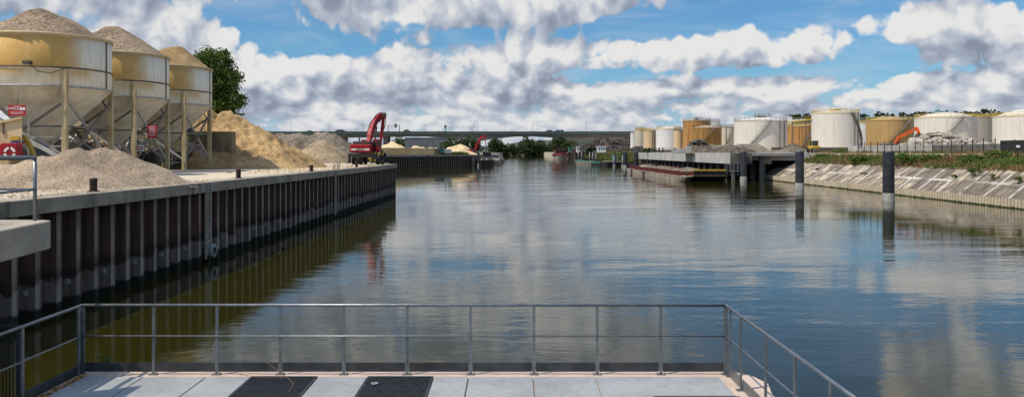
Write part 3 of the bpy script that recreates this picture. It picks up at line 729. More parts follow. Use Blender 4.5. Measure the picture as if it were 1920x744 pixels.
# signs
def textobj(txt, size, loc, rot, m, parent, name='lettering'):
    cu = bpy.data.curves.new(name, 'FONT'); cu.resolution_u = 3; cu.body = txt; cu.size = size; cu.align_x = 'CENTER'; cu.align_y = 'CENTER'; cu.extrude = .004
    cu.materials.append(m); tmp = bpy.data.objects.new('tmp', cu); C.objects.link(tmp); bpy.context.view_layer.update()
    me = bpy.data.meshes.new_from_object(tmp.evaluated_get(bpy.context.evaluated_depsgraph_get())); bpy.data.objects.remove(tmp)
    o = bpy.data.objects.new(name, me); C.objects.link(o); o.parent = parent
    o.location = Vector(loc)-wloc(parent); o.rotation_euler = rot; return o
def sign(name, label, x0, x1, y0, y1, Y, lines, post=None, m='sign_red'):
    a = at(x0, y1, Y); b = at(x1, y0, Y); c = (a+b)/2
    t = thing(name, label, 'sign', c)
    MB().box(a.x, b.x, Y, Y+.04, a.z, b.z).build('panel', M[m], t)
    w = b.x-a.x; h = b.z-a.z
    for (fy, hh, ww, mm) in lines: MB().box(c.x-w*ww/2, c.x+w*ww/2, Y-.008, Y-.001, a.z+h*fy, a.z+h*(fy+hh)).build('lettering_line', M[mm], t)
    if post: MB().tube([(c.x, Y+.05, b.z-.02), (c.x+.03, Y+.1, b.z+post)], .03, 6).build('hanger', M['grey_brace'], t)
    return t, c, w, h
t, c, w, h = sign('danger_sign', 'red rectangular sign with pale lettering hung before the nearest silo cone', 15.5, 47.5, 197, 217, 46.4,
   [(.30, .035, .8, 'sign_text'), (.18, .035, .7, 'sign_text'), (.86, .03, .45, 'sign_text')], .85)
textobj('DANGER', .24, (c.x-w*.16, 46.385, c.z+h*.16), (R(90), 0, 0), M['white_paint'], t)
MB().box(c.x+w*.20, c.x+w*.33, 46.38, 46.398, c.z, c.z+h*.27).build('symbol', M['sign_text'], t)
MB().box(c.x+w*.36, c.x+w*.49, 46.38, 46.398, c.z, c.z+h*.27).build('symbol', M['sign_text'], t)
sign('warning_sign', 'tall red notice board tied to the brace of the middle silo', 276.5, 294, 235, 259, 57.0, [(.86, .04, .7, 'sign_text'), (.72, .04, .7, 'sign_text'), (.58, .04, .7, 'sign_text'), (.44, .04, .7, 'sign_text'), (.30, .04, .7, 'sign_text'), (.16, .04, .7, 'sign_text')])
sign('notice_board', 'white notice with red lettering below the middle silo', 252, 270, 272, 284, 57.8, [(.62, .12, .8, 'sign_red'), (.38, .12, .8, 'sign_red'), (.14, .12, .6, 'sign_red')], m='white_paint')
sign('notice_board', 'white notice with red lettering on the block wall behind the far silo', 357, 380, 271, 283, 73.5, [(.62, .14, .85, 'sign_red'), (.38, .14, .8, 'sign_red'), (.12, .12, .6, 'sign_red')], m='white_paint')
t = tag(MB().tube([at(337,245,73), at(360,244,73)], .22, 12).build('blue_drum', M['blue']), 'small blue cylinder behind the far silo legs above the block wall', 'drum')

# ---------------------------------------------------------------- trees
def leaf_cloud(blobs_, n, size, seed, hollow=.35, flat=.5):
    """n leaf-size faces through clumps; blobs_ = (x, y, z, rx, ry, rz)"""
    r = random.Random(seed); mb = MB(); V = []; Fc = []
    wsum = [b[3]*b[4]*b[5] for b in blobs_]; tot = sum(wsum)
    for b, w in zip(blobs_, wsum):
        k = max(6, int(n*w/tot)); subs = []
        for _ in range(max(5, k//26)):
            u = Vector((r.gauss(0, 1), r.gauss(0, 1), r.gauss(0, 1))).normalized()*(r.uniform(hollow, 1)**.5)
            subs.append((Vector((b[0]+u.x*b[3], b[1]+u.y*b[4], b[2]+u.z*b[5])), r.uniform(.12, .30)*min(b[3:6])))
        for _ in range(k):
            c, sr = r.choice(subs); p = c+Vector((r.gauss(0, 1), r.gauss(0, 1), r.gauss(0, .7)))*sr
            a = Vector((r.gauss(0, 1), r.gauss(0, 1), r.gauss(0, flat))).normalized()
            q = a.cross(Vector((r.gauss(0, 1), r.gauss(0, 1), r.gauss(0, 1)))).normalized(); s = size*r.uniform(.6, 1.3)
            i = len(V); V += [p-a*s, p+q*s*.55, p+a*s, p-q*s*.55]; Fc.append((i, i+1, i+2, i+3))
    return mb.add(V, Fc)
def tree(name, label, x, y, z0, h, crown, n, size, seed, m='leaf_near', limbs=9, tr=.28, group=None):
    t = thing(name, label, 'tree', (x, y, z0), group); r = random.Random(seed)
    leaf_cloud([(x+b[0], y+b[1], z0+b[2], *b[3:]) for b in crown], n, size, seed).build('crown', M[m], t)
    mb = MB(); top = Vector((x+r.uniform(-.3, .3), y, z0+h*.78))
    mb.tube([(x, y, z0-.3), (x+.1, y, z0+h*.2), (x-.08, y+.1, z0+h*.45), top], [tr*1.2, tr, tr*.7, tr*.15], 8)
    for k in range(limbs):
        b = r.choice(crown); f = r.uniform(.25, .6); s = Vector((x, y, z0+h*f))
        e = Vector((x+b[0]+r.uniform(-.5, .5)*b[3], y+b[1]+r.uniform(-.5, .5)*b[4], z0+b[2]+r.uniform(-.2, .6)*b[5]))
        mb.tube([s, (s+e)/2+Vector((0, 0, -.1*h*.2)), e], [tr*.45, tr*.28, tr*.06], 6)
    mb.build('trunk', M['bark'], t); return t
tree('broadleaf_tree', 'tall dark green tree standing behind the third silo and the sand pile', -40.4, 108, 3.97, 15.8,
     [(.2,0,13.2,2.3,2.3,2.2), (-2.0,0,13.4,1.4,1.5,1.3), (1.6,0,11.2,2.1,2.2,1.7), (-.8,0,10.4,2.6,2.6,2.0), (2.6,0,8.6,1.7,1.9,1.4), (.4,0,7.6,2.4,2.5,1.7), (-1.8,0,7.6,2,2,1.7), (1.5,.4,14.3,1.1,1.1,.9), (3.1,0,6.4,.9,.9,.7), (.3,0,5.2,2.2,2.2,1.2)], 26000, .19, 11, tr=.3, limbs=16)

# ================================================================ DECK IN THE FOREGROUND
DZ = 1.9
struct('deck_floor', MB().prism([(-7.14, 5), (3.86, 5), (3.90, 12.0), (4.02, 12.55), (3.92, 12.95), (3.72, 13.22), (3.62, 13.30), (-7.14, 13.24)], -1, DZ-.03), M['ledge'])
pan = [(-6.86,-5.91), (-5.90,-4.91), (-4.90,-4.19), (-3.11,-2.32), (-1.25,-.70), (-.69,.335), (.345,1.33)]
plabs = ['grey deck panel at the left end of the row under the shadow', 'grey deck panel second from the left end', 'narrow grey deck panel left of the left grating', 'grey deck panel between the two dark gratings',
         'narrow grey deck panel right of the middle grating', 'grey deck panel in the middle under the railing', 'grey deck panel left of the widest one']
def panel(x0, x1, y0, y1, lab, grp='grey cover panels of the deck'):
    o = MB().box(x0+.006, x1-.006, y0, y1, DZ-.02, DZ+.0).build('cover_panel', M['alu'], bevel=.004); tag(o, lab, 'deck panel', grp)
for (a, b), lb in zip(pan, plabs): panel(a, b, 10.4, 12.84, lb)
panel(1.34, 3.32, 11.86, 12.84, 'widest grey deck panel in the right corner')
panel(1.34, 2.10, 10.4, 11.85, 'grey deck panel left of the right corner grating')
for k in range(8): panel(-6.86+k*1.28, -5.59+k*1.28, 6.5, 10.39, 'plain grey deck panel in the second row toward the viewer')
def grating(x0, x1, y0, y1, lab, step=.045, along='x'):
    t = thing('floor_grating', lab, 'grating', ((x0+x1)/2, (y0+y1)/2, DZ), 'dark steel gratings in the deck')
    mb = MB(); 
    for a, b, c, d in ((x0, x1, y0, y0+.03), (x0, x1, y1-.03, y1), (x0, x0+.03, y0+.031, y1-.031), (x1-.03, x1, y0+.031, y1-.031)): mb.box(a, b, c, d, DZ-.025, DZ+.006)
    mb.build('frame', M['grating'], t)
    mb = MB(); x = x0+.05
    while x < x1-.04: mb.box(x-.004, x+.004, y0+.032, y1-.032, DZ-.024, DZ+.003); x += step
    y = y0+.06
    while y < y1-.04: mb.box(x0+.031, x1-.031, y-.006, y+.006, DZ-.024, DZ+.001); y += .06
    mb.build('bars', M['grating'], t)
    MB().box(x0+.01, x1-.01, y0+.01, y1-.01, DZ-.029, DZ-.026).build('pit', M['black_steel'], t)
    return t
grating(-4.18, -3.12, 10.4, 12.86, 'dark steel grating with a twig lying on it, left of the two')
grating(-2.31, -1.26, 10.4, 12.86, 'dark steel grating with a small white ring on it')
grating(2.11, 3.36, 10.4, 11.80, 'dark steel grating in the right corner of the deck')
rg = tag(MB().lathe([(.028, 0), (.058, 0), (.058, .015), (.028, .015), (.028, 0)], n=20).build('drain_ring', M['stick_grey']), 'small white ring lying on the middle grating', 'ring'); rg.location = (-2.13, 12.42, DZ+.008)

# railing: front, left and right runs
rl = thing('guard_railing', 'galvanised guard railing with toe board along three sides of the deck', 'railing', (-1.8, 13.05, DZ))
YR = 13.08; XL, XR = -7.02, 3.49; TZ, MZ = DZ+1.10, DZ+.60
fp = [-5.86+k*1.0365 for k in range(9)]
def post(x, y, w=.045, h=1.08, flat='x'):
    mb = MB()
    if flat == 'x': mb.box(x-w/2, x+w/2, y-.012, y+.012, DZ-.03, DZ+h)
    else: mb.box(x-.012, x+.012, y-w/2, y+w/2, DZ-.03, DZ+h)
    mb.build('post', M['galv'], rl)
    mb = MB().box(x-.07, x+.07, y-.05, y+.05, DZ-.03, DZ-.018).lathe([(0, .03), (.018, .03), (.018, 0)], (x+.045, y-.02, DZ-.02), 8); mb.build('foot_plate', M['galv'], rl)
for x in fp: post(x, YR)
for x in (XL, XR): post(x, YR, .065); post(x+(.05 if x > 0 else -.0), YR-.12, .05, flat='y')
rp = [12.2, 11.01, 9.87, 8.76, 7.65, 6.5]; lp = [11.47, 10.3, 9.1, 7.9, 6.7]
for y in rp: post(XR, y, .06, flat='y')
for y in lp: post(XL, y, .06, flat='y')
def rail(name, pts, r): MB().tube(pts, r, 10).build(name, M['galv'], rl)
rail('handrail', [(XL, YR, TZ), (XR, YR, TZ)], .024)
rail('handrail', [(XR, YR, TZ), (XR, 6.2, TZ)], .024)
rail('handrail', [(XL, YR, TZ), (XL, 6.2, TZ)], .024)
rail('middle_rail', [(XL, YR-.02, MZ), (XR, YR-.02, MZ)], .013)
rail('middle_rail', [(XR-.0, YR, MZ), (XR, 6.2, MZ)], .014)
rail('middle_rail', [(XL, YR, MZ), (XL, 6.2, MZ)], .014)
xs = [XL]+fp+[XR]
for a, b in zip(xs[:-1], xs[1:]): MB().box(a+.035, b-.035, YR-.004, YR+.004, DZ+.02, DZ+.165).build('toe_board', M['galv_dark'], rl)
for a, b in zip([YR]+rp[:-1], rp): MB().box(XR+.016, XR+.024, b+.03, a-.03, DZ-.01, DZ+.15).build('toe_board', M['galv'], rl)
for a, b in zip([YR]+lp[:-1], lp): MB().box(XL-.024, XL-.016, b+.03, a-.03, DZ-.01, DZ+.15).build('toe_board', M['galv_dark'], rl)
# leaf litter, twig, weeds
r = random.Random(5); V = []; Fc = []
for _ in range(420):
    y = r.uniform(10.9, 12.98); x = -6.98+abs(r.gauss(0, .075))*(1.1 if y > 12.2 else .7); z = DZ-.02+r.uniform(0, .03)
    a = Vector((r.gauss(0, 1), r.gauss(0, 1), r.gauss(0, .5))).normalized()*.028; q = a.cross(Vector((r.gauss(0, .4), r.gauss(0, .4), 1))).normalized()*.018
    p = Vector((x, y, z)); i = len(V); V += [p-a, p+q, p+a, p-q]; Fc.append((i, i+1, i+2, i+3))
tag(MB().add(V, Fc).build('dry_leaves', M['leaf_litter']), 'dry leaves gathered along the left toe board', 'leaves', kind='stuff')
tw = thing('twig', 'thin reddish dead twig leaning over the left grating', 'twig', (-3.6, 12.4, DZ))
MB().tube([(-3.33, 11.95, DZ+.02), (-3.36, 12.3, DZ+.05), (-3.55, 12.6, DZ+.06), (-3.85, 12.85, DZ+.16), (-4.0, 12.95, DZ+.24), (-4.2, 13.0, DZ+.26)], [.005, .006, .006, .005, .004, .002], 5).build('stem', M['twig'], tw)
MB().tube([(-3.55, 12.6, DZ+.06), (-3.95, 12.7, DZ+.02), (-4.5, 12.92, DZ+.03), (-4.9, 12.95, DZ+.02)], [.005, .004, .004, .002], 5).build('side_stem', M['twig'], tw)
for (x, y, z, lb, n_, s_) in ((-6.72, 13.2, DZ+.12, 'small reddish weed growing outside the front toe board', 24, .035), (-7.35, 11.75, DZ-.25, 'leafy green weed growing outside the left railing corner', 160, .05)):
    w_ = thing('weed', lb, 'weed', (x, y, z)); leaf_cloud([(x, y, z+.08, .14 if n_ < 50 else .35, .1, .14 if n_ < 50 else .25)], n_, s_, 4).build('foliage', M['leaf_bush'], w_)
    MB().tube([(x, y, z-.3), (x, y, z+.12)], .006, 4).build('stem', M['twig'], w_)
# barred gate panel left of the deck
gp = thing('barred_fence', 'dark vertical bar fence at the far left corner beyond the railing', 'fence', (-7.6, 11.5, .6))
mb = MB(); x = -7.12
while x > -8.4: mb.bar((x, 11.5, .3), (x, 11.5, 3.12), .014); x -= .05
mb.build('bars', M['black_steel'], gp)
MB().bar((-8.4, 11.5, 3.0), (-7.08, 11.5, 3.0), .04).build('cross_rail', M['black_steel'], gp); MB().bar((-8.4, 11.5, 1.9), (-7.08, 11.5, 1.9), .03).build('cross_rail', M['black_steel'], gp)
MB().bar((-7.09, 11.5, -.5), (-7.09, 11.5, 2.9), .05).build('fence_post', M['galv_dark'], gp)

# upper landing slab with its railing on the left
sb = thing('concrete_landing', 'thick grey concrete landing slab jutting in from the left edge', 'landing slab', (-10, 12, 3.9))
MB().prism([(-8.02, 6), (-7.86, 12.2), (-8.12, 14.05), (-8.2, 14.22), (-8.4, 14.32), (-16, 14.5), (-16, 6)], 3.80, 4.29).build('slab', M['concrete'], sb, bevel=.015)
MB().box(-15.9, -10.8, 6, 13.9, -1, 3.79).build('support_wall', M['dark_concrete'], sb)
r2 = thing('landing_railing', 'grey tubular railing standing on the concrete landing slab', 'railing', (-8.45, 14.1, 4.29))
for (x, y) in ((-8.42, 14.12), (-10.4, 14.25), (-12.4, 14.3), (-8.18, 12.1), (-8.2, 10.0)):
    MB().tube([(x, y, 4.29), (x, y, 5.4)], .032, 10).build('post', M['galv'], r2)
for zz, rr in ((5.40, .038), (4.84, .022)):
    MB().tube([(-13, 14.3, zz), (-10.4, 14.25, zz), (-8.42, 14.12, zz)], rr, 10).build('rail', M['galv'], r2)
    MB().tube([(-8.42, 14.12, zz), (-8.18, 12.1, zz), (-8.2, 8.0, zz)], rr, 10).build('rail', M['galv'], r2)
ib = thing('shadow_board', 'unseen grey board added on the landing slab to cast the deck shadow', 'board', (-8.5, 11.2, 4.29))  # out of view, added to throw the shadow on the deck's left corner
MB().box(-8.53, -8.48, 8.6, 11.0, 4.75, 6.5).build('panel', M['stick_grey'], ib, bevel=.02)
for y in (8.8, 10.8): MB().bar((-8.58, y, 4.29), (-8.58, y, 6.4), .08).build('post', M['galv'], ib)

# ================================================================ BIG RED CRANE ON THE QUAY
def crane(o, m, s=1., txt=True):
    """material handler seen from behind; local metres, x right, y away, z up"""
    def W_(x, y, z): return (o.location.x+x*s, o.location.y+y*s, o.location.z+z*s)
    def bx(mb, x0, x1, y0, y1, z0, z1): a = W_(x0, y0, z0); b = W_(x1, y1, z1); return mb.box(a[0], b[0], a[1], b[1], a[2], b[2])
    ch = bx(MB(), -1.15, 1.35, -.2, 3.9, .85, 1.15).build('chassis', M['black_steel'], o)
    for (x, y) in ((-1.35, .3), (-1.35, 3.4), (1.55, .3), (1.55, 3.4), (-.55, .3), (-.55, 3.4)):
        w = MB().wheel(W_(x, y, .55), .55*s, .42*s).build('wheel', M['rubber'], o)
        MB().wheel(W_(x, y, .55), .30*s, .44*s, 14).build('hub', M['machine_grey'], w)
    for (x, y) in ((-1.75, -.5), (1.05, -.5), (-1.75, 4.3), (1.75, 4.3)):
        mb = bx(MB(), x-.16, x+.16, y-.16, y+.16, .25, 1.35); bx(mb, x-.38, x+.38, y-.3, y+.3, .16, .26); mb.build('outrigger', M['black_steel'], o)
    bx(MB(), -1.8, 1.4, -.62, -.38, .95, 1.3).build('outrigger_beam', M['black_steel'], o)
    mb = MB().lathe([(.95*s, 1.15*s), (.95*s, 1.4*s)], W_(-.1, 1.8, 0), 24); mb.build('slew_ring', M['machinery'], o)
    body = bx(MB(), -1.78, .78, -.3, 1.1, 1.42, 2.42).build('counterweight', M[m], o, bevel=.10*s)
    bx(MB(), -1.70, .44, 1.12, 4.6, 1.45, 2.40).build('engine_housing', M[m], o, bevel=.05*s)
    bx(MB(), -1.5, .60, .2, 3.6, 2.42, 2.80).build('hood', M['machinery'], o, bevel=.04*s)
    bx(MB(), -1.60, .60, -.315, -.305, 1.70, 1.92).build('stripe', M['white_paint'], body)
    if txt: textobj('LIEBHERR', .27*s, W_(-.50, -.325, 1.81), (R(90), 0, 0), M['black_steel'], body)
    MB().tube([W_(-.9, 1.2, 2.8), W_(-.9, 1.2, 3.25)], .09*s, 8).build('exhaust', M['black_steel'], o)
    bx(MB(), -.6, -.1, .8, 1.5, 2.8, 3.0).build('air_filter', M[m], o)
    cab = bx(MB(), .50, 1.32, 2.4, 4.2, 1.55, 3.1).build('cab', M[m], o, bevel=.08*s)
    bx(MB(), .58, 1.24, 2.385, 2.395, 2.2, 2.95).build('window', M['dark_glass'], cab)
    bx(MB(), 1.325, 1.335, 2.6, 4.0, 2.1, 2.95).build('window', M['dark_glass'], cab)
    mb = MB()
    for (x, y) in ((.82, .3), (1.35, .3), (1.35, 2.2)): mb.bar(W_(x, y, 1.5), W_(x, y, 2.75), .05*s)
    mb.bar(W_(.82, .3, 2.75), W_(1.35, .3, 2.75), .05*s).bar(W_(1.35, .3, 2.75), W_(1.35, 2.2, 2.75), .05*s).bar(W_(1.35, .3, 2.15), W_(1.35, 2.2, 2.15), .04*s)
    mb.build('walkway_rail', M[m], o); bx(MB(), .80, 1.38, .25, 2.3, 1.42, 1.5).build('walkway', M['machinery'], o)
    # boom: tapered box along an arc
    path = [(-.05, 2.6, 2.3), (.02, 3.2, 3.4), (.18, 3.9, 4.4), (.42, 4.6, 5.3), (.78, 5.3, 5.95), (1.20, 6.0, 6.28)]
    wd = [.72, .74, .72, .64, .54, .42]
    mb = MB()
    for i in range(len(path)-1):
        a, b = path[i], path[i+1]; mb.bar(W_(*a), W_(*b), wd[i]*.62*s, wd[i]*1.05*s)
    boom = mb.build('boom', M[m], o)
    for i in (1, 2, 3, 4):
        a, b = Vector(path[i]), Vector(path[i-1]); d = (a-b)*.06
        MB().bar(W_(*(a-d)), W_(*(a+d)), wd[i]*.74*s, wd[i]*1.18*s).build('boom_collar', M[m], boom)
    MB().tube([W_(.45, 4.2, 2.6), W_(.62, 4.7, 4.7)], .11*s, 8).build('boom_cylinder', M['machine_grey'], boom)
    MB().tube([W_(-.35, 3.0, 3.7), W_(-.1, 3.9, 5.0), W_(.45, 4.9, 6.1), W_(1.0, 5.8, 6.6)], .05*s, 6).build('hose', M['rubber'], boom)
    st = MB().bar(W_(1.36, 5.9, 6.35), W_(1.16, 5.6, 4.2), .36*s, .50*s).bar(W_(1.16, 5.6, 4.2), W_(.92, 5.5, 1.9), .30*s, .36*s).build('stick', M[m], o)
    MB().tube([W_(.85, 5.2, 5.3), W_(1.3, 5.6, 6.1)], .09*s, 8).build('stick_cylinder', M['machinery'], st)
    MB().tube([W_(1.62, 5.9, 6.2), W_(1.6, 5.8, 5.2), W_(1.4, 5.6, 4.4)], .05*s, 6).build('hose', M['rubber'], st)
    MB().wheel(W_(1.32, 5.95, 6.2), .36*s, .5*s, 14).build('boom_head', M['machinery'], boom)
    g_ = MB()
    for k in range(5):
        t_ = 2*math.pi*k/5; c = Vector((1.7, 5.5, 1.3))
        g_.tube([W_(.92, 5.5, 1.9), W_(.92+.55*math.cos(t_), 5.5+.55*math.sin(t_), 1.4), W_(.92+.5*math.cos(t_), 5.5+.5*math.sin(t_), .9), W_(.92+.12*math.cos(t_), 5.5+.12*math.sin(t_), .45)], [.09*s, .09*s, .07*s, .02*s], 6)
    g_.build('grapple', M['machinery'], o)
cr = thing('red_crane', 'big red wheeled material handler with raised arm standing at the quay end', 'crane', (-17.75, 96.5, 3.99))
crane(cr, 'red_paint')
tk = thing('yellow_skip', 'yellow steel skip standing behind the big red crane', 'skip', (-21.6, 127, 4))
MB().side([(-22.6, 4.0), (-20.7, 4.0), (-20.4, 5.4), (-22.9, 5.4)], 127.0, 129).build('skip_body', M['yellow'], tk)
MB().box(-22.2, -21.2, 126.95, 126.99, 4.5, 5.0).build('opening', M['machinery'], tk)
cr2 = thing('red_crane', 'small red crane with slim curved arm at the far quay end over the dark boat', 'crane', (-16.6, 334, 4.4))
def slim(o):
    x, y, z = o.location
    MB().box(x-2.6, x+1.6, y-1.5, y+2, z+1.0, z+2.2).build('cab_body', M['red_paint'], o, bevel=.15)
    MB().box(x-2.6, x+1.2, y-1.2, y+1.7, z, z+.9).build('undercarriage', M['machinery'], o)
    MB().box(x+.1, x+1.3, y-1.7, y-1.5, z+1.3, z+2.1).build('window', M['dark_glass'], o)
    p = [(x+1.3, y, z+1.8), (x+2.1, y-1, z+4.1), (x+3.5, y-2, z+6.6), (x+4.9, y-3, z+7.7), (x+5.5, y-3.3, z+7.5)]
    mb = MB()
    for a, b in zip(p[:-1], p[1:]): mb.bar(a, b, .5, .7)
    mb.build('boom', M['red_paint'], o)
    MB().bar((x+5.5, y-3.3, z+7.6), (x+5.85, y-3.6, z+3.6), .34, .45).build('stick', M['red_paint'], o)
    MB().tube([(x+5.85, y-3.6, z+3.6), (x+5.9, y-3.6, z+1.8)], .12, 6).build('grapple_line', M['machinery'], o)
slim(cr2)

# ================================================================ SECOND QUAY, FAR LEFT
q2 = thing('far_quay_wall', 'dark sheet pile wall of the far basin below the yellow bay wall', 'quay wall', (-40, 280, 0))
P0, P1, P2 = (-52, 246.5), (-17.2, 326), (-13.4, 338)
piling([P0, P1], 1.6, .45, -1.1, 3.75, 1).build('sheet_piling', M['sheet2'], q2)
def seg_prism(a, b, w, z0, z1, off=0):
    a = Vector((*a, 0)); b = Vector((*b, 0)); d = (b-a).normalized(); n = Vector((-d.y, d.x, 0))
    p = [a-n*off, b-n*off, b+n*(w-off), a+n*(w-off)]; return MB().prism([(v.x, v.y) for v in p], z0, z1)
seg_prism(P0, P1, 1.4, 3.75, 4.45, .15).build('capping_beam', M['cap'], q2)
MB().add([(P1[0], P1[1], -1), (P2[0], P2[1], -1), (P2[0], P2[1], .6), (P1[0], P1[1], 3.9)], [(0,1,2,3)]).build('end_wall', M['sheet2'], q2)
by = thing('bay_wall', 'long yellowish concrete bay wall with sand piles behind it on the far quay', 'wall', (-42, 285, 4.4))
for k in range(9):
    f0, f1 = k/9, (k+.985)/9; a = (-60+34.5*f0, 236+76*f0); b = (-60+34.5*f1, 236+76*f1)
    seg_prism(a, b, .9, 4.4, 6.9).build('wall_panel', M['bay'] if k < 8 else M['block_tan'], by)
tag(seg_prism((-27.6, 306.4), (-26.3, 309.3), .1, 5.2, 6.7, .15).build('sign_panel', M['green_paint']), 'small green and white panel near the right end of the bay wall', 'sign')
tag(seg_prism((-26.2, 309.6), (-23.9, 314.6), .1, 5.0, 6.6, .15).build('sign_panel', M['dome_white']), 'pale blank panel at the right end of the bay wall', 'sign')
def tufts(pts, n, h, w, seed, spread):
    r = random.Random(seed); V = []; Fc = []
    for _ in range(n):
        x, y, z = pts(r); hh = h*r.uniform(.4, 1.25)
        for k in range(4):
            t_ = r.uniform(0, 6.28); d = Vector((math.cos(t_), math.sin(t_), 0)); tip = Vector((x, y, z))+d*hh*r.uniform(.1, .6)+Vector((0, 0, hh)); b = Vector((x, y, z-.05)); q = Vector((-d.y, d.x, 0))*w
            m_ = b*.5+tip*.5+Vector((0, 0, hh*.12)); i = len(V); V += [b-q, b+q, m_+q*.8, tip, m_-q*.8]; Fc.append((i, i+1, i+2, i+3, i+4))
    return MB().add(V, Fc)
def pt_hedge(r):
    f = r.random(); g_ = r.random()*2.2
    x = -32+f*18.2; y = 300+f*36
    if f > .72: z = 4.35-(f-.72)/.28*3.6
    else: z = 4.4
    return x-g_*.9*(f < .72), y+g_*.4-1.2, z
tag(tufts(pt_hedge, 1500, 1.1, .13, 2, 1).build('grass_hedge', M['grass_green']), 'bright green grass growing over the end of the far quay', 'grass', kind='stuff')

def box_boat(name, label, x0, x1, y0, y1, z, hullm, extra=None):
    o = thing(name, label, 'boat', ((x0+x1)/2, (y0+y1)/2, 0)); w = x1-x0; cx_ = (x0+x1)/2
    lo = [(x0+.12*w, y0+.6), (x1-.12*w, y0+.6), (x1-.05*w, y0+2.5), (x1-.03*w, y1-1), (x0+.03*w, y1-1), (x0+.05*w, y0+2.5)]
    hi = [(x0+.08*w, y0), (x1-.08*w, y0), (x1, y0+2), (x1, y1), (x0, y1), (x0, y0+2)]
    n = 6; mb = MB(); mb.add([(a, b, -.6) for a, b in lo]+[(a, b, z) for a, b in hi], [list(range(n, 2*n))]+[(i, (i+1) % n, n+(i+1) % n, n+i) for i in range(n)])
    mb.build('hull', M[hullm], o); return o
b = box_boat('dark_boat', 'black hulled barge with pale wheelhouse moored below the small red crane', -12.8, -7.7, 316, 352, 2.3, 'hull_black')
mb = MB().box(-12.3, -11.9, 317, 318, 2.3, 3.0).box(-10.2, -9.8, 317, 318, 2.3, 3.0); mb.build('bitts', M['white_paint'], b)
h_ = MB().box(-11.8, -8.6, 322, 328, 2.3, 5.4).build('wheelhouse', M['machine_grey'], b)
MB().box(-11.6, -8.8, 321.9, 321.98, 3.9, 5.0).build('window', M['dark_glass'], h_); MB().box(-12.1, -8.3, 321.4, 328.5, 5.4, 5.6).build('roof', M['block_tan'], b)
MB().bar((-10.2, 324, 5.6), (-10.2, 324, 8.6), .12).build('mast', M['machinery'], b)
b = box_boat('grey_boat', 'grey boat with white cabin moored behind the black hulled barge', -9.5, -5.5, 362, 392, 1.8, 'rust_hull')
h_ = MB().box(-9.0, -6.0, 368, 374, 1.8, 4.6).build('cabin', M['pale_concrete'], b); MB().box(-8.8, -6.2, 367.9, 367.98, 3.0, 4.0).build('window', M['dark_glass'], h_)
MB().box(-9.2, -5.8, 376, 388, 1.8, 3.2).build('hatch_cover', M['pale_concrete'], b)
b = box_boat('grey_boat', 'farthest long grey boat of the left row, just before the wooded bend', -9, -4.5, 420, 455, 2.0, 'rust_hull')
MB().box(-8.5, -5, 428, 440, 2.0, 4.2).build('cabin', M['machine_grey'], b)
for i, (x, y, z, lab) in enumerate(((-13.1, 312.5, 5.6, 'black mooring pile left of the black hulled barge'), )):
    t = thing('mooring_pile', lab, 'mooring pile', (x, y, 0)); MB().lathe([(0, z), (.42, z), (.45, z-.1), (.45, -1)], (x, y, 0), 18).build('pile', M['pile_black'], t); MB().lathe([(.46, 1.0), (.46, -1)], (x, y, 0), 18).build('foot', M['pile_foot'], t)
# sheds behind the second quay
def shed(name, label, x0, x1, y0, y1, z0, z1, m, roof='shed', rise=0, wins=0, cat='building'):
    o = thing(name, label, cat, ((x0+x1)/2, (y0+y1)/2, z0)); MB().box(x0, x1, y0, y1, z0, z1).build('wall', M[m], o)
    if rise: xm = (x0+x1)/2; MB().side([(x0-.3, z1+.003), (x1+.3, z1+.003), (xm, z1+rise)], y0-.3, y1+.3).build('roof', M[roof], o)
    else: MB().box(x0-.2, x1+.2, y0-.2, y1+.2, z1+.003, z1+.35).build('roof', M[roof], o)
    for k in range(wins):
        xx = x0+(x1-x0)*(k+.5)/wins; ww = (x1-x0)/wins*.22
        MB().box(xx-ww, xx+ww, y0-.06, y0-.01, z0+(z1-z0)*.45, z0+(z1-z0)*.75).build('window', M['dark_glass'], o)
    return o
s_ = shed('warehouse', 'large plain grey warehouse behind the sand piles under the bridge', -61, -32.5, 455, 490, 4.4, 13.3, 'shed')
for k in range(9): MB().box(-60.9+k*3.16, -60.8+k*3.16, 454.9, 454.97, 4.4, 13.2).build('wall_rib', M['stair'], s_)
shed('white_hut', 'small white building right of the grey warehouse by the trees', -33, -27.5, 440, 448, 4.4, 12, 'dome_white', wins=2)
st_ = shed('stair_tower', 'narrow white stair tower beside the left bridge pier', -72.5, -69.2, 500, 505, 4.4, 14.7, 'dome_white', wins=1)
for k in range(4): MB().box(-72.4, -69.3, 499.8, 499.95, 6+k*2.2, 7+k*2.2).build('landing', M['machinery'], st_)
def crown(w, h, r): return [(r.uniform(-.35, .35)*w, r.uniform(-.3, .3)*w, h*r.uniform(.35, .85), w*r.uniform(.25, .4), w*r.uniform(.25, .4), h*r.uniform(.16, .26)) for _ in range(6)]
for i, (x, y, h, w, lb) in enumerate(((-66, 470, 9, 8, 'green tree between the stair tower and the grey warehouse'), (-62.5, 460, 7, 6, 'small bushy tree at the left end of the grey warehouse'),
        (-27.5, 395, 8.8, 9, 'dark green tree above the two-humped sand pile'), (-22, 400, 9.6, 9, 'rounded green tree left of the small red crane arm'), (-31.5, 405, 9, 8, 'low dark tree right of the grey warehouse'), (-18, 420, 7.5, 6, 'slim dark tree behind the small red crane'))):
    tree('riverside_tree', lb, x, y, 4.4, h, crown(w, h, random.Random(40+i)), 1500, .42, 60+i, 'leaf_far', 5, .25)

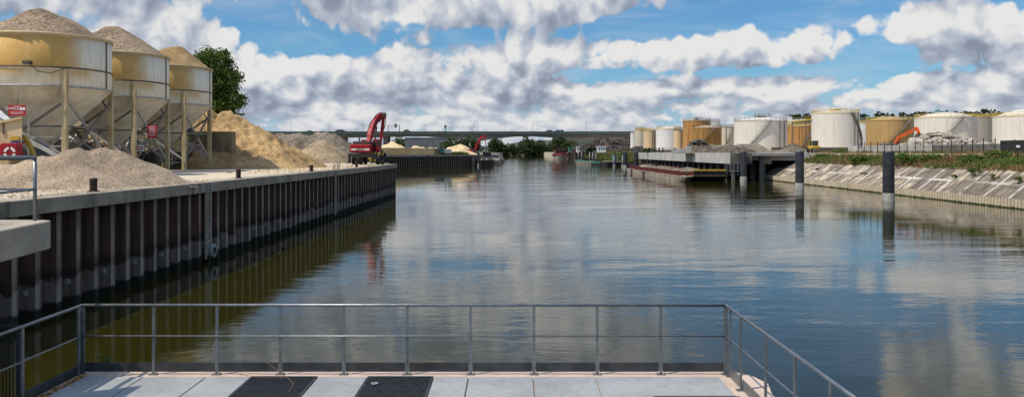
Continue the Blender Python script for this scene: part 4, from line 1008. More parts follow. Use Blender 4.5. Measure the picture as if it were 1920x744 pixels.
# ---------------------------------------------------------------- far bank wood and hills
def woods(name, label, spots, n, size, seed, m='leaf_far'):
    r = random.Random(seed); bl_ = []
    for (x, y, z0, h, w) in spots:
        for _ in range(5): bl_.append((x+r.uniform(-.4, .4)*w, y+r.uniform(-.3, .3)*w, z0+h*r.uniform(.08, .85), w*r.uniform(.25, .42), w*r.uniform(.25, .42), h*r.uniform(.14, .26)))
    return tag(leaf_cloud(bl_, n, size, seed, .2).build(name, M[m]), label, 'trees', kind='stuff')
r = random.Random(9); sp_ = []
for k in range(150):
    px = 922+k*1.02+r.uniform(-2, 2); row = r.choice((0, 1, 2)); Y = 1150+row*35
    prof_ = 16+5*math.sin(px*.09)+4*math.sin(px*.23+1)+r.uniform(-2.5, 4)+(6 if 1035 < px < 1078 else 0)
    sp_.append((ax(px, Y), Y, .5, prof_+row*1.5, 13))
woods('far_woods', 'dark green wood along the far bend of the river below the bridge', sp_, 60000, 1.15, 3)
def hill(name, x0, x1, y0, y1, z0, fn, m, res=20):
    nx = int((x1-x0)/res)+1; ny = 14; V = []; Fc = []
    for j in range(ny):
        for i in range(nx):
            x = x0+i*res; f = j/(ny-1); y = y0+(y1-y0)*f; V.append((x, y, z0+fn(x, f)))
    for j in range(ny-1):
        for i in range(nx-1): a = j*nx+i; Fc.append((a, a+1, a+nx+1, a+nx))
    return struct(name, MB().add(V, Fc, True), m)
M['hill'] = foliage('hill_green', (.06,.08,.045), (.04,.055,.035), (.12,.11,.08), scale=.02)
hill('hill', -900, 2600, 1400, 2400, 2.9, lambda x, f: (24+12*fbm(x, 3, 0, .0016)+(95 if x > 600 else 95*max(0, (x-60)/540) if x > 60 else 0)*.34)*math.sin(min(1, f*1.6)*math.pi/2), M['hill'])
hill('wooded_hill', 330, 1500, 880, 1150, 5.2, lambda x, f: (47+5*fbm(x, 1, 0, .006))*math.sin(min(1, f*1.5)*math.pi/2)*min(1, (x-330)/80), M['hill'], 15)
r = random.Random(12)
woods('hill_woods', 'dark trees along the top of the hill behind the right hand storage tanks', [(x, 1062+r.uniform(-18, 18), 49.5+5*fbm(x, 1, 0, .006), r.uniform(6, 10), 12) for x in [375+k*4.2+r.uniform(-2, 2) for k in range(105)]], 42000, 1.0, 5)
hs_ = [(923, 267, 0), (929, 263, 0), (938, 270, 0), (989, 264, 1), (996, 265, 1), (1003, 264, 1)]
hl_ = ['pale house left of the far woods, close to the crane arm', 'tallest pale house beside the far woods', 'small pale house lowest at the left edge of the far woods', 'orange roofed house on the hill left of two others', 'orange roofed house in the middle of the hilltop group', 'orange roofed house at the right of the hilltop group']
for (px, py, k), lb in zip(hs_, hl_):
    Y = 1290; x = ax(px, Y); z = az(py, Y); shed('hillside_house', lb, x-3.4, x+3.4, Y, Y+8, 3, z-2.0, 'dome_white' if not k else 'dome_tan', 'roof_red' if k else 'roof_slate', 2.6, 2, 'house')

# ---------------------------------------------------------------- bridge
YB = 750.; ZT = az(247.6, YB)
br = thing('road_bridge', 'long grey concrete road bridge with green parapet crossing the far river', 'bridge', (-37, YB, 3))
def X_(px): return ax(px, YB)
MB().box(X_(250), X_(1500), YB, YB+22, ZT-2.7, ZT-.9).build('deck', M['bridge_conc'], br)
MB().box(X_(250), X_(1500), YB-.35, YB-.02, ZT-2.4, ZT+.55).build('parapet', M['bridge_green'], br)
sf = [(250, 257.5), (690, 257.5), (760, 255.5), (790, 255.6), (833, 258), (862, 262), (885, 265.5), (893, 265.5), (915, 261.5), (940, 258), (965, 255.8), (1000, 255.3), (1030, 257), (1050, 260), (1070, 265), (1085, 266), (1110, 261), (1150, 257.5), (1500, 257)]
V = []; 
for px, py in sf: V += [(X_(px), YB+.6, ZT-2.7), (X_(px), YB+.6, az(py, YB)), (X_(px), YB+20, ZT-2.7), (X_(px), YB+20, az(py, YB))]
Fc = []
for i in range(len(sf)-1): a = 4*i; Fc += [(a, a+4, a+5, a+1), (a+2, a+3, a+7, a+6), (a+1, a+5, a+7, a+3)]
MB().add(V, Fc).build('girder', M['bridge_conc'], br)
for px, w in ((300, 10), (450, 10), (560, 10), (640, 10), (722, 9), (746, 6), (889, 9), (1078, 9), (1180, 9), (1290, 9)):
    MB().box(X_(px-w/2), X_(px+w/2), YB+3, YB+18, 0, ZT-2.9).build('pier', M['bridge_conc'], br)
lp_ = thing('street_lamp', 'thin tall street lamp', 'street lamp', (0, 0, 0), 'street lamps along the bridge')
MB().tube([(0, 0, 0), (0, 0, 10.5)], [.16, .09], 6).build('pole', M['stair'], lp_); MB().box(-.25, .25, -2.2, 0, 10.4, 10.6).build('lamp_head', M['stair'], lp_)
lx = [545, 617, 681, 795, 846, 896, 948, 999, 1099]
copies(lp_, [((X_(p), YB+1, ZT-.9), 0) for p in lx], ['thin street lamp on the bridge %s' % s for s in ('above the left slope of the sand pile', 'above the grey brown mound', 'just left of the big red crane arm', 'left of the dark round topped mast', 'right of the dark round topped mast', 'just left of the small red crane arm', 'over the left part of the river arch', 'over the right part of the river arch', 'right of the blue truck')])
gt = thing('gantry_sign', 'motorway gantry with square sign standing on the bridge right of the big crane', 'sign gantry', (X_(738), YB+2, ZT))
for p in (727, 748.5): MB().bar((X_(p), YB+2, ZT-.9), (X_(p), YB+2, az(235, YB)), .55).build('post', M['machinery'], gt)
MB().bar((X_(727), YB+2, az(235.5, YB)), (X_(748.5), YB+2, az(235.5, YB)), .3).build('beam', M['machinery'], gt)
MB().box(X_(739), X_(744), YB+1.5, YB+1.8, az(239.5, YB), az(232, YB)).build('sign_panel', M['stair'], gt)
ms = thing('round_mast', 'short dark mast with rounded head on the bridge above the river', 'mast', (X_(834.5), YB+2, ZT))
MB().tube([(X_(834.5), YB+2, ZT-.9), (X_(834.5), YB+2, az(239, YB))], .35, 8).build('pole', M['machinery'], ms)
MB().lathe([(0, 2.9), (.9, 2.6), (1.1, 1.4), (.8, .2), (0, 0)], (X_(834.5), YB+2, az(240, YB)), 14).build('head', M['machinery'], ms)
tr = thing('flatbed_truck', 'blue truck with long flatbed load driving over the bridge', 'truck', (X_(1040), YB+6, ZT-.9))
MB().box(X_(1052), X_(1057), YB+5, YB+7.5, ZT-.2, az(243.4, YB)).build('cab', M['blue'], tr)
MB().box(X_(1024), X_(1051.5), YB+5, YB+7.5, ZT-.1, ZT+.9).build('trailer', M['machinery'], tr)
MB().box(X_(1042), X_(1051), YB+5.1, YB+7.4, ZT+.9, ZT+1.9).build('load', M['blue'], tr)
MB().box(X_(1025), X_(1036), YB+5.1, YB+7.4, ZT+.9, ZT+1.9).build('load', M['stair'], tr)
for p in (1026, 1029, 1032, 1048, 1055): MB().wheel((X_(p), YB+5, ZT-.4), .5, .4, 10).build('wheel', M['rubber'], tr)
cl_ = ['dark vehicle on the bridge %s' % s for s in ('above the sand pile slope', 'at the left end above the brown mound', 'over the right end of the brown mound', 'just right of the mound, longest of the dark ones', 'right of the gantry sign', 'between gantry and round topped mast', 'right of the round topped mast', 'above the small red crane', 'over the left river arch', 'over the middle of the river arch', 'right of the blue truck', 'near the white storage tanks')]
cp = thing('car', 'car', 'car', (0, 0, 0), 'vehicles crossing the bridge')
MB().side([(-2.2, .3), (2.2, .3), (2.25, .95), (1.4, 1.1), (.7, 1.65), (-1.2, 1.65), (-1.9, 1.1), (-2.25, 1.0)], -.9, .9).build('body', M['machinery'], cp)
mb = MB()
for x in (-1.4, 1.4): mb.wheel((x, -.8, .33), .33, .2, 10)
mb.build('wheels', M['rubber'], cp)
cars = copies(cp, [((X_(p), YB+4+(i % 2)*3, ZT-.85), 0) for i, p in enumerate((530, 578, 602, 636, 762, 800, 822, 870, 955, 985, 1086, 1150))], cl_)
cars[3].scale = (2.4, 1.2, 2.0); cars[1].scale = (1.5, 1, 1.5); cars[4].scale = (1.6, 1.1, 1.9)

# ================================================================ RIGHT BANK
def strip(x0o, x1o, z0, z1, y0, y1, m, name, n=160, rows=6, bulge=0):
    V = []; Fc = []
    for i in range(n+1):
        y = y0+(y1-y0)*i/n
        for j in range(rows+1):
            f = j/rows; x = tx(y)+x0o+(x1o-x0o)*f; V.append((x, y, z0+(z1-z0)*f+bulge*fbm(x, y, 0, .35)))
    for i in range(n):
        for j in range(rows): a = i*(rows+1)+j; Fc.append((a, a+1, a+rows+2, a+rows+1))
    return struct(name, MB().add(V, Fc, True), m)
strip(.0, 5.0, .93, 3.5, -55, 161, M['bank'], 'bank_slope', bulge=.04)
strip(4.8, 12.4, 3.44, 5.30, -55, 160, M['verge'], 'bank_verge', bulge=.12)
tw_ = thing('toe_wall', 'low pale corrugated toe wall at the foot of the stone bank', 'retaining wall', (tx(100), 100, 0))
piling([(tx(45)-.12, 45), (tx(160)-.12, 160)], .56, .17, -1, .95, -1).build('sheet_piling', M['toe'], tw_)
def pt_verge(r):
    y = 60+(r.random()**1.3)*100; f = r.random(); x = tx(y)+4.7+f*7.6
    return x, y, 3.42+(x-tx(y)-4.8)/7.6*1.86
tag(tufts(pt_verge, 9000, .62, .035, 8, 1).build('verge_grass', M['grass']), 'green and dry brown grass covering the top of the right bank', 'grass', kind='stuff')
def bush(name, label, x, y, z, w, h, n, seed, m='leaf_bush', size=.09):
    t = thing(name, label, 'bush', (x, y, z)); r = random.Random(seed)
    leaf_cloud([(x+r.uniform(-.3, .3)*w, y+r.uniform(-.3, .3)*w, z+h*r.uniform(.3, .65), w*.32, w*.32, h*.32) for _ in range(5)], n, size, seed, .1).build('foliage', M[m], t)
    MB().tube([(x, y, z-.1), (x, y, z+h*.5)], .03, 5).build('stem', M['bark'], t)
def bankpt(px, off):                       # point on the bank at a given distance behind the toe
    Y = 50.; 
    for _ in range(8): Y = (tx(Y)+off)*F/(px-960)
    x = tx(Y)+off; z = .93+off/5*2.57 if off < 5 else 3.44+(off-4.8)/7.6*1.86
    return x, Y, z
for (px, off, w, h, n, lb) in ((1829, 3.4, 1.7, 1.5, 700, 'bright green bush growing out of the slabs, highest on the slope'), (1864, 3.0, .9, .7, 260, 'brownish small bush on the slabs right of the brightest bush'), (1910, 2.6, 1.0, .8, 300, 'green bush on the slabs at the right edge of the photo'),
      (1791, 2.9, .8, .5, 200, 'tiny weed clump on the slabs left of the brightest bush'), (1913, 5.8, 1.6, 1.2, 450, 'dark green bush above the slabs at the right edge'), (1532, 2.9, .7, .4, 160, 'tiny green weed on the slabs behind the middle black pile'), (1621, 2.2, 1.0, .5, 220, 'thin green weed streak on the slabs left of the nearest black pile')):
    x, Y, z = bankpt(px, off); bush('bush', lb, x, Y, z, w, h, n, int(px))
for (px, off, w, h, n, lb) in ((1545, 8.5, 4.2, 1.0, 1700, 'green shrub patch at the left end of the bank top'), (1612, 6.0, 6.0, 1.5, 3200, 'wide green shrub patch spilling down left of the nearest black pile'), (1712, 6.6, 5.8, 1.6, 3000, 'wide green shrub patch right of the nearest black pile'), (1752, 8.2, 4.2, 1.1, 1700, 'green shrub patch below the rubble heap'),
      (1818, 7.4, 3.8, 1.3, 1700, 'green shrub patch in the brown grass below the fence'), (1880, 9.6, 4.0, 1.4, 1000, 'tall green shrub patch below the dark fence screen'), (1576, 10.8, 2.6, 1.7, 700, 'rounded dark shrub in front of the fence beside the big white tank')):
    x, Y, z = bankpt(px, off); bush('shrub_patch', lb, x, Y, z, w, h, n, int(px)+3, size=.13)

# fence
fn_ = thing('mesh_fence', 'long black mesh fence with posts along the top of the right bank', 'fence', (61, 100, 5.3))
y = 101.
while y < 142: MB().bar((61, y, 5.2), (61, y, 7.25), .09).build('post', M['black_steel'], fn_); y += 2.5
mb = MB(); y = 101.
while y < 141: mb.bar((61, y, 5.35), (61, y, 7.0), .014); y += .22
for z in (5.4, 6.2, 7.0): mb.bar((61, 101, z), (61, 141, z), .022)
mb.build('mesh_panel', M['black_steel'], fn_)
ds = thing('dark_screen_fence', 'solid dark screen fence at the right edge above the bank', 'fence', (61, 85, 5.3))
y = 58.; 
while y < 100: MB().box(61.0, 61.1, y+.03, y+2.97, 5.32, 6.92).build('screen_panel', M['black_steel'], ds); MB().bar((60.95, y, 5.2), (60.95, y, 7.0), .1).build('post', M['machinery'], ds); y += 3
MB().box(60.94, 60.98, 96.0, 96.7, 6.05, 6.3).build('label_plate', M['white_paint'], ds)
wl = thing('block_wall', 'pale concrete block wall behind the black mesh fence', 'wall', (63.5, 125, 5.3))
y = 100.
k = 0
while y < 150: MB().box(63, 64.2, y+.02, y+1.98, 5.25, 6.55-(.5 if 142 < y < 146 else 0)).build('block', M['dark_concrete'] if y < 119 else M['pale_concrete'], wl, bevel=.04); y += 2; k += 1

# rubble heap with orange excavator
def rubble(name, label, cat, cones, n, size, m, z0, seed, slope=.5):
    r = random.Random(seed); V = []; Fc = []
    for _ in range(n):
        c = r.choice(cones); rad = (c[2]-z0)/slope; t_ = r.uniform(0, 6.283); d = rad*math.sqrt(r.random())
        x = c[0]+d*math.cos(t_)*(c[3] if len(c) > 3 else 1); y = c[1]+d*math.sin(t_); z = max(c[2]-slope*d, z0)
        s = size*r.uniform(.35, 1.25)*(1.5 if r.random() < .12 else 1)
        Mx = Matrix.Translation((x, y, z-s*.1)) @ Matrix.Rotation(r.uniform(0, 6.28), 4, 'Z') @ Matrix.Rotation(r.uniform(-.9, .9), 4, 'X')
        sx, sy, sz = s*r.uniform(.6, 1.1), s*r.uniform(.5, 1), s*r.uniform(.25, .6)
        vs = [Mx @ Vector((a*sx*r.uniform(.65, 1), b_*sy*r.uniform(.65, 1), c_*sz*r.uniform(.65, 1))) for c_ in (-1, 1) for b_ in (-1, 1) for a in (-1, 1)]
        i = len(V); V += vs; Fc += [[i+q for q in f] for f in ((0,2,3,1), (4,5,7,6), (0,1,5,4), (1,3,7,5), (3,2,6,7), (2,0,4,6))]
    return tag(MB().add(V, Fc).build(name, m), label, cat, kind='stuff')
cn = [(70.9, 133, 9.0), (69.4, 133, 8.5), (72.6, 133, 8.6), (75.2, 133, 7.7), (67.0, 134, 7.3), (78.2, 132.5, 7.1), (80.5, 132, 6.7)]
pile('rubble_core', 'crushed concrete core of the rubble heap behind the block wall', 'rubble heap', [(a, b_, c-.35, .52) for a, b_, c in cn], M['rubble_bed'], 5.28, .4, .25, .2, .5, seed=21)
rubble('rubble', 'heap of broken pale concrete chunks piled behind the fence', 'rubble', cn, 1300, .62, M['debris'], 5.28, 4, .5)
ox = thing('orange_excavator', 'orange excavator arm bent over the left side of the rubble heap', 'excavator', (67, 142, 5.3))
a = at(1686, 257, 139); b_ = at(1704, 249, 138); c = at(1718.5, 240, 137); d = at(1723.5, 251, 136)
MB().bar(a, b_, .32, .48).bar(b_, c, .32, .5).build('boom', M['orange'], ox); MB().bar(c, d, .34, .5).build('stick', M['orange'], ox)
MB().side([(d.x-.4, d.z), (d.x+.5, d.z), (d.x+.2, d.z-.9), (d.x-.6, d.z-.7)], d.y-.5, d.y+.5).build('bucket', M['machinery'], ox)
MB().tube([at(1697, 251, 138.5), at(1714, 241, 137.2)], .1, 6).build('cylinder', M['machine_grey'], ox)
MB().box(a.x-2.0, a.x+.6, 139.6, 142.4, 5.95, 7.0).build('cab_body', M['machine_grey'], ox, bevel=.1); MB().bar((a.x-.2, 140.4, 6.6), tuple(a), .4, .6).build('boom_root', M['orange'], ox)
for s in (0, 2.3): MB().box(a.x-3, a.x+.6, 139.6+s, 140.2+s, 5.28, 5.94).build('track', M['rubber'], ox, bevel=.15)

# storage tanks
def tank(name, label, x0, x1, ytop, Y, body, roof, rail=None, dome=.1, stair=None, group='storage tanks of the oil depot', gear=0, pipe=None):
    xc = ax((x0+x1)/2, Y); r_ = (x1-x0)/2/F*Y*math.cos(math.atan(xc/Y)); zt = az(ytop, Y)-5.3
    t = thing(name, label, 'storage tank', (xc, Y, 5.3), group); c = (xc, Y, 5.3)
    MB().lathe([(r_, -.1), (r_, zt)], c, 64).build('shell', M[body], t)
    MB().lathe([(0, zt+dome*r_), (r_*.35, zt+dome*r_*.88), (r_*.7, zt+dome*r_*.5), (r_*.98, zt+.05), (r_+.12, zt+.02), (r_+.12, zt-.12), (r_+.005, zt-.14)], c, 64).build('roof', M[roof], t)
    if rail:
        mb = MB(); n = max(14, int(r_*3.2))
        for k in range(n):
            a_ = 2*math.pi*k/n; x = xc+(r_-.1)*math.cos(a_); y = Y+(r_-.1)*math.sin(a_); mb.bar((x, y, 5.3+zt), (x, y, 5.3+zt+1.15), .07)
        wr = 2.2 if rail == 'rail_yellow' else 1.2
        for zz, w in ((.15, .16*wr), (.6, .06*wr), (1.15, .09*wr)): mb.lathe([(r_-.1, zt+zz-w/2), (r_-.1, zt+zz+w/2)], c, 48)
        mb.build('railing', M[rail], t)
    if stair:
        a0, a1 = stair; mb = MB(); n = 26; pts = []
        for k in range(n+1):
            f = k/n; a_ = R(a0+(a1-a0)*f); pts.append((xc+(r_+.5)*math.cos(a_), Y+(r_+.5)*math.sin(a_), 5.3+.3+(zt-.3)*f))
        for p, q in zip(pts[:-1], pts[1:]):
            mb.bar(p, q, .8, .16); mb.bar(Vector(p)+Vector((0, 0, 1)), Vector(q)+Vector((0, 0, 1)), .06)
        mb.build('stair', M['stair'], t)
    for a_ in (pipe or ()):
        a_ = R(a_); x = xc+(r_+.18)*math.cos(a_); y = Y+(r_+.18)*math.sin(a_); MB().bar((x, y, 5.2), (x, y, 5.3+zt+.3), .22).build('pipe', M['stair'], t)
    if gear:
        rr = random.Random(int(x0)); mb = MB()
        for k in range(gear):
            x = xc+rr.uniform(-.35, .35)*r_; h = rr.uniform(.6, 1.8); z = 5.3+zt+dome*r_*.85; mb.bar((x, Y-r_*.3, z-.6), (x, Y-r_*.3, z+h), .14)
        mb.bar((xc-.4*r_, Y-r_*.3, z+.7), (xc+.4*r_, Y-r_*.3, z+.7), .12).bar((xc-.4*r_, Y-r_*.3, z+1.3), (xc+.4*r_, Y-r_*.3, z+1.3), .08); mb.box(xc-.18*r_, xc+.12*r_, Y-.3*r_, Y+.1*r_, z-.5, z+.55)
        mb.build('roof_gear', M[rail or 'rail_brown'], t)
    return t
tank('storage_tank', 'narrowest white tank at the far left end of the depot', 1182, 1193, 249, 420, 't_bright', 'dome_white')
tank('storage_tank', 'slim cream tank with dark vent on top, second from the left end', 1190, 1211, 243.5, 405, 't_cream', 'dome_tan', 'rail_yellow', gear=1)
tank('storage_tank', 'peach coloured tank between the slim cream tank and the bright white tank', 1206, 1230, 245.5, 392, 't_peach', 'dome_tan', 'rail_yellow', pipe=(-75, -50))
tank('storage_tank', 'bright bluish white tank with small dark mark, left of the brown tanks', 1230, 1277, 242.5, 380, 't_bright', 'dome_white', 'rail_yellow', .2)
tank('storage_tank', 'narrow peach and grey tank tucked against the tall brown tank', 1263, 1281, 244.5, 360, 't_peach', 'dome_tan', 'rail_brown')
tank('storage_tank', 'tall ochre brown tank, the tallest on the left half of the depot', 1280, 1333, 227.5, 350, 't_rust', 'dome_tan', 'rail_brown', .10, (-120, -40), gear=6)
tank('storage_tank', 'dark brown domed tank standing in front of the tall ochre one', 1297, 1353, 240.5, 330, 't_brown', 'dome_tan', 'rail_brown', .2, (-150, -75), gear=2)
tank('storage_tank', 'white tank mostly hidden behind the brown pair', 1322, 1351, 228.5, 400, 't_bright', 'dome_white', 'rail_brown')
tank('storage_tank', 'cream tank squeezed between the brown pair and the big cream-white tank', 1349, 1382, 239, 370, 't_cream', 'dome_tan', 'rail_brown', .1, (-140, -70), pipe=(-120,))
tank('storage_tank', 'wide cream-white tank with grey streaks left of the rusty tank', 1375.5, 1476, 228, 300, 't_white', 'dome_white', 'rail_brown', .17, (-140, -85), gear=7, pipe=(-63, -48))
tank('storage_tank', 'rust brown streaked tank between the two large white tanks', 1471, 1532, 237.5, 330, 't_rust', 'dome_tan', 'rail_yellow', .12, (-120, -60))
tank('storage_tank', 'tallest white tank with yellow railing and spiral stair on its right', 1520.5, 1612, 213.5, 280, 't_white', 'dome_white', 'rail_yellow', .14, (-5, -75), gear=2, pipe=(-62, -48))
tank('storage_tank', 'white tank half hidden behind the tallest one and the tan one', 1594, 1634, 231.5, 360, 't_bright', 'dome_white', 'rail_yellow')
tank('storage_tank', 'wide tan tank with shallow pinkish dome beside the orange excavator arm', 1622.5, 1711, 226.5, 290, 't_tan', 'dome_tan', 'rail_yellow', .19, (-140, -60))
tank('storage_tank', 'widest white domed tank directly behind the rubble heap', 1712.5, 1832, 221.5, 270, 't_white', 'dome_white', 'rail_yellow', .21, (-145, -85))
tank('storage_tank', 'plain grey tank between the rubble heap tank and the rightmost white tank', 1800, 1863, 220.5, 330, 't_grey', 'dome_tan', 'rail_yellow')
tank('storage_tank', 'white domed tank cut off by the right edge of the photo', 1858.5, 2000, 219, 250, 't_white', 'dome_white', 'rail_yellow', .24)
cw = thing('catwalk', 'yellow elevated catwalk linking the two large white tanks', 'catwalk', (110, 288, 5.3))
a = at(1474, 229.5, 296); b_ = at(1523, 224, 281)
MB().bar(a, b_, .9, .35).build('walkway', M['yellow'], cw)
mb = MB()
for zz in (.6, 1.2): mb.bar(a+Vector((0, 0, zz)), b_+Vector((0, 0, zz)), .07)
for k in range(9): p = a.lerp(b_, k/8); mb.bar(p, p+Vector((0, 0, 1.2)), .06)
mb.build('handrail', M['rail_yellow'], cw)
for f in (.25, .75): p = a.lerp(b_, f); MB().bar(p, (p.x, p.y, 5.2), .25).build('support', M['stair'], cw)

# dock ------------------------------------------------------------
dk = thing('loading_dock', 'pale concrete loading dock on pillars above dark water behind the moored barge', 'dock', (44, 200, 0))
MB().prism([(41.2, 150.3), (58.3, 156.2), (58.3, 262), (41.2, 262)], 4.75, 5.27).build('slab', M['pale_concrete'], dk)
y = 150.; k = 0
while y < 260: MB().box(40.86, 41.16, y+.06, y+5.44, 3.25, 5.30).build('fascia_panel', M['pale_concrete'], dk, bevel=.03); y += 5.5; k += 1
MB().prism([(40.9, 149.7), (44.9, 149.7), (44.9, 150.0), (40.9, 150.0)], 3.25, 5.29).build('end_panel', M['dark_concrete'], dk)
MB().box(44.92, 57.9, 155.6, 156.1, 3.85, 5.22).build('front_beam', M['pale_concrete'], dk)
y = 150.8
while y < 262: MB().box(41.5, 42.0, y, y+.5, -1, 4.74).build('pillar', M['dark_concrete'], dk); MB().box(47.5, 48.3, y+2.5, y+3.2, -1, 4.74).build('pillar', M['dark_concrete'], dk); y += 5.5
MB().box(48.3, 50.3, 155.1, 155.58, 3.2, 5.24).build('pillar_head', M['concrete'], dk); MB().box(49.1, 49.6, 156.4, 156.9, -1, 3.8).build('pillar', M['dark_concrete'], dk)
MB().box(58.0, 58.3, 156.2, 262, -1, 4.74).build('back_wall', M['dark_concrete'], dk)
MB().box(45.2, 57.5, 172, 172.4, -1, 4.74).build('back_wall', M['machinery'], dk)
MB().box(44.0, 58, 168, 240, 4.7, 4.745).build('soffit', M['machinery'], dk)
gw = thing('steel_gangway', 'small grey steel ladder platform hanging at the near dock corner', 'gangway', (40.2, 149, 2))
mb = MB()
for zz in (2.0, 2.5, 3.0): mb.bar((39.9, 148.9, zz), (42.6, 148.9, zz), .06)
for x in (39.9, 40.6, 41.3, 42.0, 42.6): mb.bar((x, 148.9, 1.2), (x, 148.9, 3.6), .07)
mb.build('rails', M['stick_grey'], gw); MB().box(39.8, 42.7, 148.7, 149.6, 1.9, 1.97).build('platform', M['machine_grey'], gw)

# things on the dock
lw = thing('block_wall', 'low whitish concrete block wall with raised right end on the loading dock', 'wall', (50, 180, 5.3))
a = at(1261, 285, 178).x; b_ = at(1287, 285, 178).x; c = at(1297, 285, 178).x
MB().box(a, b_, 178, 179, 5.27, 6.15).build('block_row', M['pale_concrete'], lw, bevel=.03); MB().box(b_+.02, c, 178, 179, 5.27, 6.75).build('end_stack', M['pale_concrete'], lw, bevel=.03); MB().box(a, a+.9, 177.95, 179.05, 6.16, 6.5).build('top_block', M['pale_concrete'], lw, bevel=.03)
def soil(label, px, py, Y, w, seed, m='soil'):
    p = at(px, py, Y); pile('soil_heap', label, 'soil heap', [(p.x, Y, p.z), (p.x+w*.25, Y, p.z-.25), (p.x-w*.3, Y+.5, p.z-.5)], M[m], 5.27, .25, .16, .5, .75, seed=seed, round_=.3)
soil('dark earth heap behind the whitish block wall on the loading dock', 1309, 260, 184, .8, 31)
rubble('scrap_top', 'dark tangled clods crowning the left earth heap on the dock', 'rubble', [(ax(1309, 184), 184, 8.5)], 50, .45, M['machinery'], 7.6, 14)
p = at(1363, 268, 176)
pile('soil_heap', 'wide brown earth heap left of the stepped block wall on the dock', 'soil heap', [(p.x, 176, 7.5), (p.x+1.5, 176, 7.0), (p.x+3.3, 175.5, 6.7), (p.x-1.8, 176, 6.8), (p.x+4.2, 175, 6.2)], M['soil'], 5.27, .25, .18, .5, .6, seed=32, round_=.3)
soil('rusty brown earth heap in front of the rust streaked tank', 1487, 266.5, 190, .9, 33)
sw = thing('stepped_wall', 'stepped grey concrete block wall behind the brown earth heap', 'wall', (53, 188, 5.3))
for k, (x0, x1, yt) in enumerate(((1320, 1382, 272), (1382.3, 1426, 270), (1426.3, 1432, 273.5), (1432.3, 1439, 277), (1439.3, 1448, 280), (1448.3, 1520, 281.5))):
    MB().box(ax(x0, 188), ax(x1, 188), 188, 189, 5.27, az(yt, 188)).build('wall_section', M['concrete'], sw, bevel=.03)
bk = tag(MB().box(ax(1447, 200), ax(1640, 200), 200, 200.5, 5.27, az(276.5, 200)).build('black_bund', M['machinery']), 'low black bund wall at the foot of the white tanks', 'wall')
ld = thing('wheel_loader', 'yellow wheel loader facing the river in front of the tallest white tank', 'wheel loader', (ax(1530, 168), 168, 5.28))
x = ax(1530, 168)
MB().box(x-.75, x+.75, 167.6, 170.8, 6.0, 6.8).build('body', M['yellow'], ld, bevel=.08)
cbb = MB().box(x-.6, x+.6, 168.4, 169.8, 6.8, 7.75).build('cab', M['dark_glass'], ld); MB().box(x-.68, x+.68, 168.3, 169.9, 7.75, 7.88).build('roof', M['green_paint'], cbb)
mb = MB()
for q in (x-.62, x+.62): mb.bar((q, 168.4, 6.8), (q, 168.4, 7.75), .08)
mb.build('pillar', M['yellow'], cbb)
for sx in (-.8, .8):
    for yy in (167.9, 170.2): MB().wheel((x+sx, yy, 5.83), .55, .4).build('wheel', M['rubber'], ld)
MB().side([(x-.95, 5.4), (x+.95, 5.4), (x+.95, 6.2), (x-.95, 6.2)], 166.6, 167.2).build('bucket', M['machinery'], ld)
bush('shrub', 'dark green shrub on the far left end of the dock top', ax(1216, 240), 240, 5.27, 5, 1.8, 500, 77, 'leaf_far', .25)
for i, (px, lb) in enumerate(((1236, 'small dark post left on the dock top by the bright white tank'), (1243, 'small dark post right on the dock top by the bright white tank'))):
    t = thing('dock_post', lb, 'post', (ax(px, 235), 235, 5.27)); MB().tube([(ax(px, 235), 235, 5.2), (ax(px, 235), 235, 6.6)], .2, 8).build('shaft', M['black_steel'], t); MB().box(ax(px, 235)-.3, ax(px, 235)+.3, 234.7, 235.3, 6.6, 6.75).build('cap', M['machinery'], t)
df = thing('dock_fence', 'thin grey fence running along the far dock top under the left tanks', 'fence', (50, 290, 5.3))
mb = MB(); px = 1186
while px < 1262: x = ax(px, 285); mb.bar((x, 285, 5.2), (x, 285, 7.0), .08); px += 3
mb.bar((ax(1186, 285), 285, 6.9), (ax(1262, 285), 285, 6.9), .08); mb.build('posts', M['stair'], df); MB().box(ax(1186, 285), ax(1262, 285), 286, 286.3, 5.2, 6.3).build('kerb_wall', M['dark_concrete'], df)

# dolphins
dlp = thing('mooring_pile', 'pile', 'mooring pile', (0, 0, 0), 'black steel mooring piles on the right')
MB().lathe([(0, 5.55), (.5, 5.6), (.6, 5.56), (.62, 5.45), (.62, .95)], n=36).build('pile', M['pile_black'], dlp)
MB().lathe([(.625, .96), (.64, .94), (.64, -1)], n=36).build('foot', M['pile_foot'], dlp)
MB().lathe([(.626, 3.15), (.626, 3.22)], n=36).build('weld_ring', M['machinery'], dlp); MB().lathe([(.626, 1.4), (.626, 1.45)], n=36).build('weld_ring', M['machinery'], dlp)
copies(dlp, [((41.75, 88.7, 0), 0), ((42.4, 117.9, 0), .9), ((43.1, 149.0, 0), 2.1), ((40.1, 258.5, 0), 3.3), ((38.9, 275, 0), 4.1)],
  ['nearest and largest black mooring pile with grey foot', 'middle black mooring pile in front of the left end of the stone bank', 'black mooring pile at the corner of the loading dock beside the barge bow', 'black mooring pile at the far left corner of the loading dock', 'black mooring pile just beyond the far end of the loading dock'])
far_p = [(1152, 300, 5.6), (1168, 290, 5.4), (1079, 520, 9.5), (1085, 500, 9), (1091, 480, 9), (1106, 420, 7.5), (1112, 415, 7.5), (1118, 410, 7)]
fl = ['short black post behind the green barge end', 'black post left of the far mooring piles', 'leftmost far black post by the red and white boat', 'far black post second to the right of the red and white boat', 'far black post third to the right of the red and white boat', 'far black post above the green barge, left', 'far black post above the green barge, middle', 'far black post above the green barge, right']
